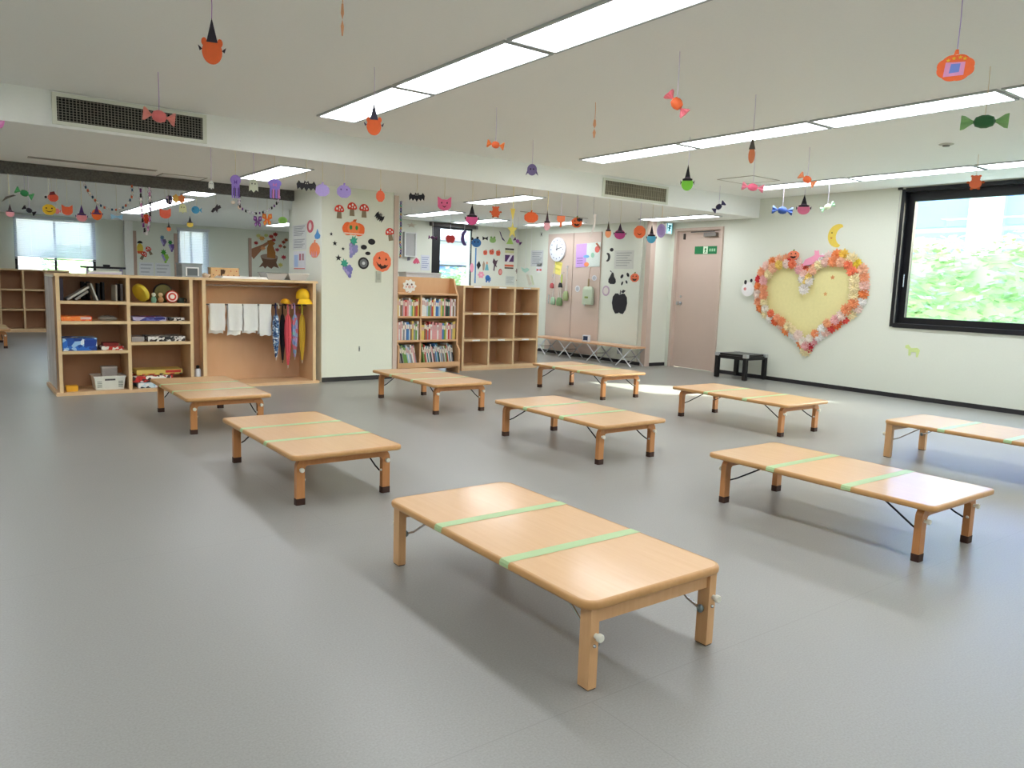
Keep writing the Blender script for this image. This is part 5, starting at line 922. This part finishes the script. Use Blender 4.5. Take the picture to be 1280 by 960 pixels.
# distance of the first one: as large as its twin hanging over the light row
q = PX(467, 84, Z=ZC); r_ = math.hypot(q.x, q.y)*.8; d = ray(265, 52); c = CAM+d*(r_/math.hypot(d.x, d.y)); dep = (c-CAM).dot(FW)
cutout('witch_bear', 'orange paper bear head in a black witch hat, near the dark air vent', 'paper decoration', c, face_cam(c), 33*dep/FPX, 56*dep/FPX, sh_bearwitch(), G, ZC-c.z, 0, '#b07ac0')
hang((455, 129, 480, 169), 'witch_bear', 'orange paper bear head in a grey witch hat hanging in front of a light row', sh_bearwitch(OR, '#4a4658'), (467, 84), group=G)
candy((181, 136, 217, 155), 'pink paper candy hanging in front of the dark air vent', '#e87a78', '#f0988c', (197, 90), tilt=.12, group=G, strc='#b890d0')
candy((609, 175, 630, 187), 'orange paper candy hanging between two light rows', OR, '#f78a4a', (617, 134), tilt=.15, group=G)
hang((657, 205, 673, 221), 'paper_ghost', 'purple round paper ghost with little arms below the soffit edge', [('body', [ell(0, .05, .38, .44)], 0, '#8a7cae'), ('arm', [[(-.36, 0), (-.5, -.4), (-.3, -.2)], [(.36, 0), (.5, -.4), (.3, -.2)]], 0, '#6f6296')]+eyes(.1, .12, .05), (664, 175), group=G)
candy((835, 114, 857, 145), 'orange and pink paper candy twisted on its string', OR, '#f0808c', (850, 64), tilt=.85, group=G)
hang((851, 206, 868, 238), 'paper_witch', 'lime green paper face in a tall black witch hat', sh_hat('#86d848'), (861, 171), group=G)
hang((936, 171, 944, 204), 'paper_witch', 'narrow orange paper face in a grey hat seen nearly edge on', [('face', [ell(0, -.2, .5, .3)], 0, '#e88a5c'), ('hat', [[(-.5, .02), (0, .5), (.5, .02)]], 1, '#5a544e')], (945, 118), group=G)
candy((928, 229, 954, 239), 'pink paper candy by the square ceiling hatch', '#ec6c8c', '#f08aa0', (943, 190), tilt=.15, group=G); candy((1000, 216, 1018, 233), 'orange paper candy in front of the last light row', OR, '#f59a6c', (1011, 184), tilt=.6, group=G)
hang((996, 243, 1014, 268), 'paper_witch', 'pink paper face in a black witch hat near the heart wall', sh_hat('#f080a4'), (1004, 219), group=G)
candy((892, 252, 905, 265), 'dark navy paper candy hanging in front of the soffit', '#2c2848', '#3a3460', (900, 232), tilt=-.7, group=G); candy((966, 258, 990, 268), 'blue paper candy near the corner of the heart wall', '#34549c', '#4668b4', (978, 232), tilt=.1, group=G); candy((1027, 253, 1042, 264), 'pale green and cream paper candy above the moon', '#dfe8c4', '#a8dcb0', (1035, 228), tilt=-.5, group=G)
hang((1173, 63, 1216, 102), 'paper_pumpkin', 'large orange paper pumpkin with a lilac and blue window', [('body', [lobed(0, -.06, .5, .42, 8, 48, .06)], 0, OR), ('stem', [[(-.08, .34), (.06, .36), (.04, .5), (-.04, .5)]], 0, OR), ('frame', [[(-.3, -.32), (.22, -.3), (.24, .1), (-.26, .12)]], 1, '#e8a0c8'), ('pane', [[(-.16, -.22), (.1, -.2), (.12, .06), (-.12, .06)]], 2, '#7a90d8')]+[('star', [star(x, z, .06)], 2, YE) for x, z in ((-.2, .18), (-.06, .23), (.1, .25), (.22, .2))], (1210, -8), group=G, strc='#b8a0d8')
candy((1205, 143, 1256, 161), 'green paper candy with orange ends near the window', '#2f6a3c', '#8ec07c', (1238, 83), tilt=.02, group=G, strc='#e8d8b8')
hang((1210, 219, 1229, 237), 'paper_bear', 'round orange paper bear in front of the window head', sh_bear('#f27a50'), (1225, 193), group=G, strc='#e8d0b0')
hang((-6, 133, 5, 160), 'paper_disc', 'pink paper disc hanging near the end of the soffit vent', sh_disc('#e88ac8', '#f0a8d8'), (3, 104), group=G)
for b, tp, l in (((426, 6, 430, 44), (427, -14), 'thin orange paper twist hanging alone near the first lights'), ((741, 150, 745, 172), (745, 128), 'thin pale orange paper twist hanging alone in mid room')):
    hang(b, 'paper_twist', l, sh_poly('twist', [(-.3, .5), (.3, .5), (.5, .2), (0, 0), (.5, -.2), (.2, -.5), (-.2, -.5), (-.5, -.2), (0, 0.02), (-.5, .2)], '#f0b48a'), tp, group=G, strc='#f0b48a')
# row along the lower edge of the soffit
G = 'paper decorations along the soffit'; YH = YS+.02
def row(box, name, label, parts, yaw=0, strc='#d8cfa8'): hang(box, name, label, parts, None, YH, ZL, G, 0, yaw, strc)
row((260, 226, 268, 237), 'paper_lantern', 'tiny pale grey paper lantern on a lilac ribbon', sh_ghost('#d0d0c4'), 0, '#c4b0dc'); row((287, 219, 302, 248), 'paper_jellyfish', 'purple paper lantern with streamers', sh_jelly('#9a80cc', '#6a4aa0')); row((310, 224, 324, 241), 'paper_ghost', 'pale grey green paper ghost beside the purple lantern', sh_ghost('#c4c8b0'), 0, '#c4b0dc'); row((334, 224, 353, 248), 'paper_jellyfish', 'purple and blue paper lantern with a pink front', sh_jelly('#8a78cc', '#c87ab0'))
row((371, 225, 395, 239), 'paper_bat', 'black paper bat beside the plain lilac disc', sh_bat(), .15); row((394, 228, 412, 246), 'paper_disc', 'plain lilac round paper pumpkin', sh_pumpkin('#b8a4de', False, stem='#b8a4de')); row((421, 229, 439, 248), 'paper_pumpkin', 'lilac paper pumpkin with a few dark marks', sh_pumpkin('#a792d0', False, stem='#8a70b8')+eyes(.08, .2, .05, '#5a3a7a')); row((470, 236, 481, 253), 'paper_pumpkin', 'plain orange squarish paper pumpkin above the pillar', sh_pumpkin('#f4704a', False, stem='#f4704a'))
row((511, 240, 531, 252), 'paper_bat', 'black paper bat next to the pillar edge', sh_bat(), -.1); row((547, 246, 564, 263), 'paper_cat', 'pink paper cat head', sh_cat('#ec6f98')); row((581, 255, 599, 281), 'paper_witch', 'magenta paper face in a black witch hat above the black window', sh_hat('#f05f9c')); row((612, 258, 627, 272), 'paper_bear', 'orange paper bear beside the magenta witch', sh_bear('#f07040'))
row((638, 261, 644, 274), 'paper_twist', 'thin yellow paper ribbon twist', sh_poly('twist', [(-.5, .5), (.5, .5), (.1, -.5), (-.1, -.5)], '#f0dc70'), 0, '#f0dc70'); row((634, 277, 647, 299), 'paper_star', 'tall pale yellow paper star streamer', sh_poly('star', star(), '#ecdc70'), 0, '#f0e494'); row((655, 263, 673, 279), 'paper_pumpkin', 'broad plain orange paper pumpkin', sh_pumpkin('#f66e3a', False, stem='#c85a2a')); row((679, 263, 689, 288), 'paper_witch', 'small pink paper face in a dark spotted witch hat on a yellow ribbon', sh_hat('#f4b4bc', '#4a3036', False), 0, '#ecd870')
row((696, 270, 706, 284), 'paper_acorn', 'small orange paper acorn', sh_poly('acorn', [(-.5, .5), (.5, .5), (.5, .1), (.2, -.1), (.1, -.5), (-.1, -.5), (-.2, -.1), (-.5, .1)], '#f4865a'), 0, '#c4b4d8'); row((714, 270, 728, 285), 'paper_pumpkin', 'orange paper pumpkin with a black bat on its corner', sh_pumpkin('#f0703a')+[('bat', [[(x*.5+.25, z*.4+.2) for x, z in BAT]], 3, BK)], 0, '#b49ccc'); row((737, 268, 745, 297), 'paper_twist', 'long curved white paper ribbon', sh_poly('ribbon', [(.1, .5), (.5, .5), (.35, 0), (.0, -.3), (-.4, -.5), (-.5, -.46), (-.15, -.2), (.1, .1)], '#e6dcd2'), 0, '#8a8490')
row((756, 276, 765, 297), 'paper_witch', 'orange paper face in a narrow brown witch hat', sh_hat('#f4a070', '#4c3c30', False)); row((767, 279, 783, 299), 'paper_witch', 'purple paper face in a dark plum witch hat', sh_hat('#b0407c', '#3a2638', True, -.2, .3)); row((792, 282, 807, 298), 'paper_pumpkin', 'smiling round orange paper pumpkin before the closet wall', [('body', [lobed(0, 0, .5, .5, 8)], 0, '#f67848'), smile(-.16, .2)], 0, '#b8a8cc'); row((808, 281, 821, 304), 'paper_witch', 'blue paper face in a black witch hat', sh_hat('#58b4d8')); row((821, 280, 832, 297), 'paper_disc', 'lilac paper disc in front of the lit exit sign', sh_disc('#b8a0d4', '#a890c8'), 0, '#f0c890')
# second room row, hung from the fuzzy strip
G = 'paper decorations under the fuzzy strip'; ZB2 = 2.036
def row2(box, name, label, parts, yaw=0, strc='#d8d4b8', y=8.90): hang(box, name, label, parts, None, y, ZB2, G, 0, yaw, strc)
row2((3, 243, 19, 253), 'paper_feather', 'thin grey paper feather at the end of the strip', sh_poly('feather', [(-.5, -.5), (-.2, .2), (.3, .5), (.5, .4), (.2, .2), (-.1, -.05)], '#5a5650')); candy((21, 236, 40, 247), 'green paper candy under the fuzzy strip', '#3f9a5c', '#58b070', None, 8.90, ZB2, .4, G); row2((57, 239, 72, 252), 'paper_pumpkin', 'red paper pumpkin with a black berry on its side', [('body', [lobed(.1, -.1, .4, .4, 8)], 0, '#e05a40'), ('leaf', [[(-.2, .1), (.3, .2), (.2, .5), (-.1, .4)]], 1, '#7a2a30'), ('berry', [ell(-.42, -.1, .1, .12, 12)], 1, BK)])
row2((7, 255, 18, 271), 'paper_witch', 'small pink paper face in a black and red witch hat', sh_hat('#eaa0a8', '#3a2630', False)); candy((30, 258, 43, 268), 'black paper candy under the fuzzy strip', '#2a2630', '#1f1c24', None, 8.90, ZB2, .55, G); row2((54, 255, 69, 269), 'paper_pumpkin', 'yellow paper pumpkin with a wide smile', [('body', [lobed(0, 0, .5, .48, 8)], 0, '#e4bc30'), smile(-.14, .3)]+eyes(.12, .2, .06)); row2((68, 260, 76, 268), 'paper_fish', 'small pink paper fish', sh_fish('#e88a90')); row2((78, 256, 90, 269), 'paper_cat', 'orange red paper cat head under the fuzzy strip', sh_cat('#ee6a44', False)); row2((95, 256, 109, 277), 'paper_witch', 'pink paper face in a purple witch hat', sh_hat('#e49098', '#4a2a6c'), 0, '#ecdca0'); row2((114, 256, 128, 275), 'paper_witch', 'orange paper face in a small purple hat', sh_hat('#ee7034', '#5a2a6c', True, -.14, .36))
row2((139, 267, 153, 275), 'paper_bow', 'pale blue paper bow near the white pier', sh_bow('#8ab8d8')); row2((178, 266, 188, 280), 'paper_pumpkin', 'red orange paper pumpkin inside the long chain loop', sh_pumpkin('#ee5c3c', False)); row2((200, 260, 213, 273), 'paper_cat', 'coral paper cat head beside the chain loop', sh_cat('#f47258', False)); row2((206, 243, 217, 257), 'paper_spider', 'dark purple paper spider bunch', [('body', [lobed(0, 0, .4, .45, 9, 40, .2)], 0, '#3a3050'), ('spot', [ell(-.2, .2, .14, .12, 10), ell(.2, -.1, .14, .12, 10)], 1, '#c8b8d0')]); row2((216, 243, 231, 254), 'paper_flower', 'yellow and orange paper flower pair', [('petals', [lobed(-.22, 0, .28, .48, 6, 36, .2)], 0, '#f0c060'), ('petals', [lobed(.22, .0, .28, .48, 6, 36, .2)], 1, '#ee8a50')]); row2((223, 255, 234, 267), 'paper_ghost', 'pale yellow green paper ghost', sh_ghost('#dfe2b0'))
row2((208, 277, 214, 289), 'paper_witch', 'tiny orange paper face in a black hat', sh_hat('#e07a50', BK, False)); row2((233, 270, 242, 284), 'paper_witch', 'yellow paper face in a wide black witch hat', sh_hat('#e8cc58', BK, False)); row2((239, 257, 252, 268), 'paper_fish', 'bright blue paper fish', sh_fish('#4a9cc8')); row2((264, 255, 276, 266), 'paper_cat', 'black paper cat silhouette', sh_poly('cat', [(-.5, -.4), (-.3, .0), (-.1, .1), (.1, .5), (.2, .3), (.4, .4), (.5, .1), (.2, -.1), (.1, -.5), (-.05, -.2), (-.3, -.5)], '#3c3438'))
row2((317, 270, 327, 284), 'paper_butterfly', 'purple paper butterfly below the black chain', sh_butterfly('#6a3a7a', '#c08ac8')); row2((328, 267, 340, 282), 'paper_butterfly', 'orange paper butterfly below the black chain', sh_butterfly('#ee7a34', '#f8b850')); row2((348, 271, 359, 280), 'paper_disc', 'lime green round paper leaf', sh_disc('#a0d470', '#88c058'))
for b, l in (((289, 251, 294, 255), 'small cream paper bead ball under the purple lantern'), ((297, 257, 302, 261.5), 'small cream paper bead ball lower than its neighbour')):
    row2(b, 'paper_bead', l, sh_disc('#f0e0c4', '#f8ecd8'))
# chains of paper rings
def chain(pts, Y, label, cols, r=.014, step=.03, group=G, top=2.04, end=True):
    P = [PX(x, y, Y=Y) for x, y in pts]; P = [Vector((P[0].x, Y, top))]+P+([Vector((P[-1].x, Y, top))] if end else []); t = thing('paper_chain', label, 'paper chain', P[0], 0, group)
    sm = []
    for i in range(len(P)-1):
        p0, p1, p2, p3 = P[max(i-1, 0)], P[i], P[i+1], P[min(i+2, len(P)-1)]
        for k in range(60):
            u = k/60; sm.append(.5*((2*p1)+(p2-p0)*u+(2*p0-5*p1+4*p2-p3)*u*u+(3*p1-p0-3*p2+p3)*u**3))
    sm.append(P[-1]); acc = 0; last = sm[0]; i = 0; mesh = {}
    for c in set(cols):
        mb = MB(); n = 12
        lp = [[(r*math.cos(2*math.pi*k/n), y, r*1.35*math.sin(2*math.pi*k/n)) for k in range(n)] for y in (-.008, .008)]
        mesh[c] = mb.loft(lp, cap=False).mesh('paper_ring', M(c, .7))
    for q in sm[1:]:
        acc += (q-last).length; 
        if acc >= step:
            o = link('paper_ring', mesh[cols[i % len(cols)]], t, q-P[0]); d = (q-last).normalized(); o.rotation_euler = (0, math.atan2(d.x, d.z), (i % 2)*1.3); i += 1; acc = 0
        last = q
chain([(106, 232), (117, 248), (126, 257), (136, 261), (146, 262), (157, 257), (165, 245)], 8.86, 'striped dark paper chain sagging from the fuzzy strip near the far light', ['#2a2628', '#e8e4dc', '#c86a7a', '#2f4f6c', '#b8d0a8', '#c8603c'], .011, .017)
chain([(176, 245), (177, 262), (179, 280), (183, 292), (187, 275), (188, 258), (187, 242)], 8.86, 'long paper chain loop, one side pink and purple, the other black and white', ['#d890c0', '#7a3a7c', '#e8d8e8', '#2a2428', '#b86aa8', '#f0ecec', '#2a2428'], .017, .024)
chain([(350, 246), (346, 254), (338, 261), (326, 266), (313, 266), (300, 258)], 8.86, 'black, white and purple paper chain near the pillar', ['#2a2428', '#f0e8f0', '#7a4a8c', '#f4eef4', '#3a3038'], .013, .019)
chain([(501, 268), (501, 285), (500, 300), (501, 312), (500, 322)], 8.70, 'thin purple and green paper chain beside the pillar trim', ['#5a4a90', '#8a78b8', '#46407c', '#3fa48c', '#d89a50'], .010, .016, 'paper chains in the reading corner', 2.145, False)
# reading corner hangings
G = 'paper decorations in the reading corner'
def row3(box, name, label, parts, strc='#e4e4ea'): hang(box, name, label, parts, None, 9.35, ZL, G, 0, 0, strc)
row3((508, 278, 521, 285), 'paper_star', 'pale cream paper star in the reading corner', sh_poly('star', star(), '#dcd4c4')); candy((536, 292, 546, 302), 'dark purple paper candy before the black window', '#5a3058', '#7a4474', None, 9.35, ZL, .1, G, '#f0f0f0'); row3((557, 292, 569, 304), 'paper_apple', 'red paper apple hanging before the black window', sh_apple('#e04a48', '#b03030'), '#d8dcf4'); row3((576, 288, 585, 307), 'paper_moon', 'dark violet paper crescent before the black window', sh_crescent('#584a80', 1)); row3((589, 296, 602, 309), 'paper_cat', 'blue paper face with black ears', [('face', [ell(0, -.08, .46, .42)], 0, '#3f7ab8'), ('ear', [ell(-.4, .3, .12, .14, 12), ell(.1, .4, .12, .12, 12)], 1, BK)]+eyes(.0, .16, .06)); row3((603, 295, 610, 301), 'paper_bow', 'small black paper bow', sh_bow(BK)); row3((612, 295, 620, 304), 'paper_frog', 'pale green paper frog', [('face', [ell(0, -.1, .5, .36)], 0, '#9cc878'), ('eye_bump', [ell(-.26, .28, .16, .18, 12), ell(.26, .28, .16, .18, 12)], 0, '#9cc878')]+eyes(.3, .26, .06)); row3((624, 289, 632, 302), 'paper_feather', 'thin dark violet paper feather', sh_poly('feather', [(-.5, .5), (-.3, .1), (.0, -.3), (.5, -.5), (.3, -.3), (-.05, -.05), (-.3, .4)], '#5a4870')); row3((633, 297, 642, 306), 'paper_bell', 'lime green paper bell', sh_poly('bell', [(-.1, .5), (.1, .5), (.3, 0), (.5, -.4), (-.5, -.4), (-.3, 0)], '#b4dc78')); candy((643, 297, 651, 306), 'small violet paper candy before the white corner', '#b060b0', '#6a3c78', None, 9.35, ZL, .6, G)
row3((651, 334, 662, 341), 'paper_dove', 'pale mint paper dove above the cubby shelf', sh_poly('dove', [(-.5, .5), (-.1, .2), (.2, .4), (.5, .1), (.3, -.2), (.0, -.5), (-.3, -.2)], '#bfe8dc')); row3((657, 343, 668, 357), 'paper_twist', 'cream paper streamer pair above the cubby shelf', [('streamer', [[(-.5, .5), (-.2, .5), (.2, -.4), (-.1, -.5)]], 0, '#eeeadc'), ('streamer', [[(.0, .4), (.2, .45), (.5, -.4), (.3, -.45)]], 0, '#e4eed0')])
row3((675.5, 290, 678, 296), 'paper_twist', 'tiny black paper scrap on a thread by the white corner', sh_poly('scrap', [(-.5, .5), (0, .1), (.5, .5), (.2, 0), (.5, -.5), (0, -.1), (-.5, -.5), (-.2, 0)], BK))
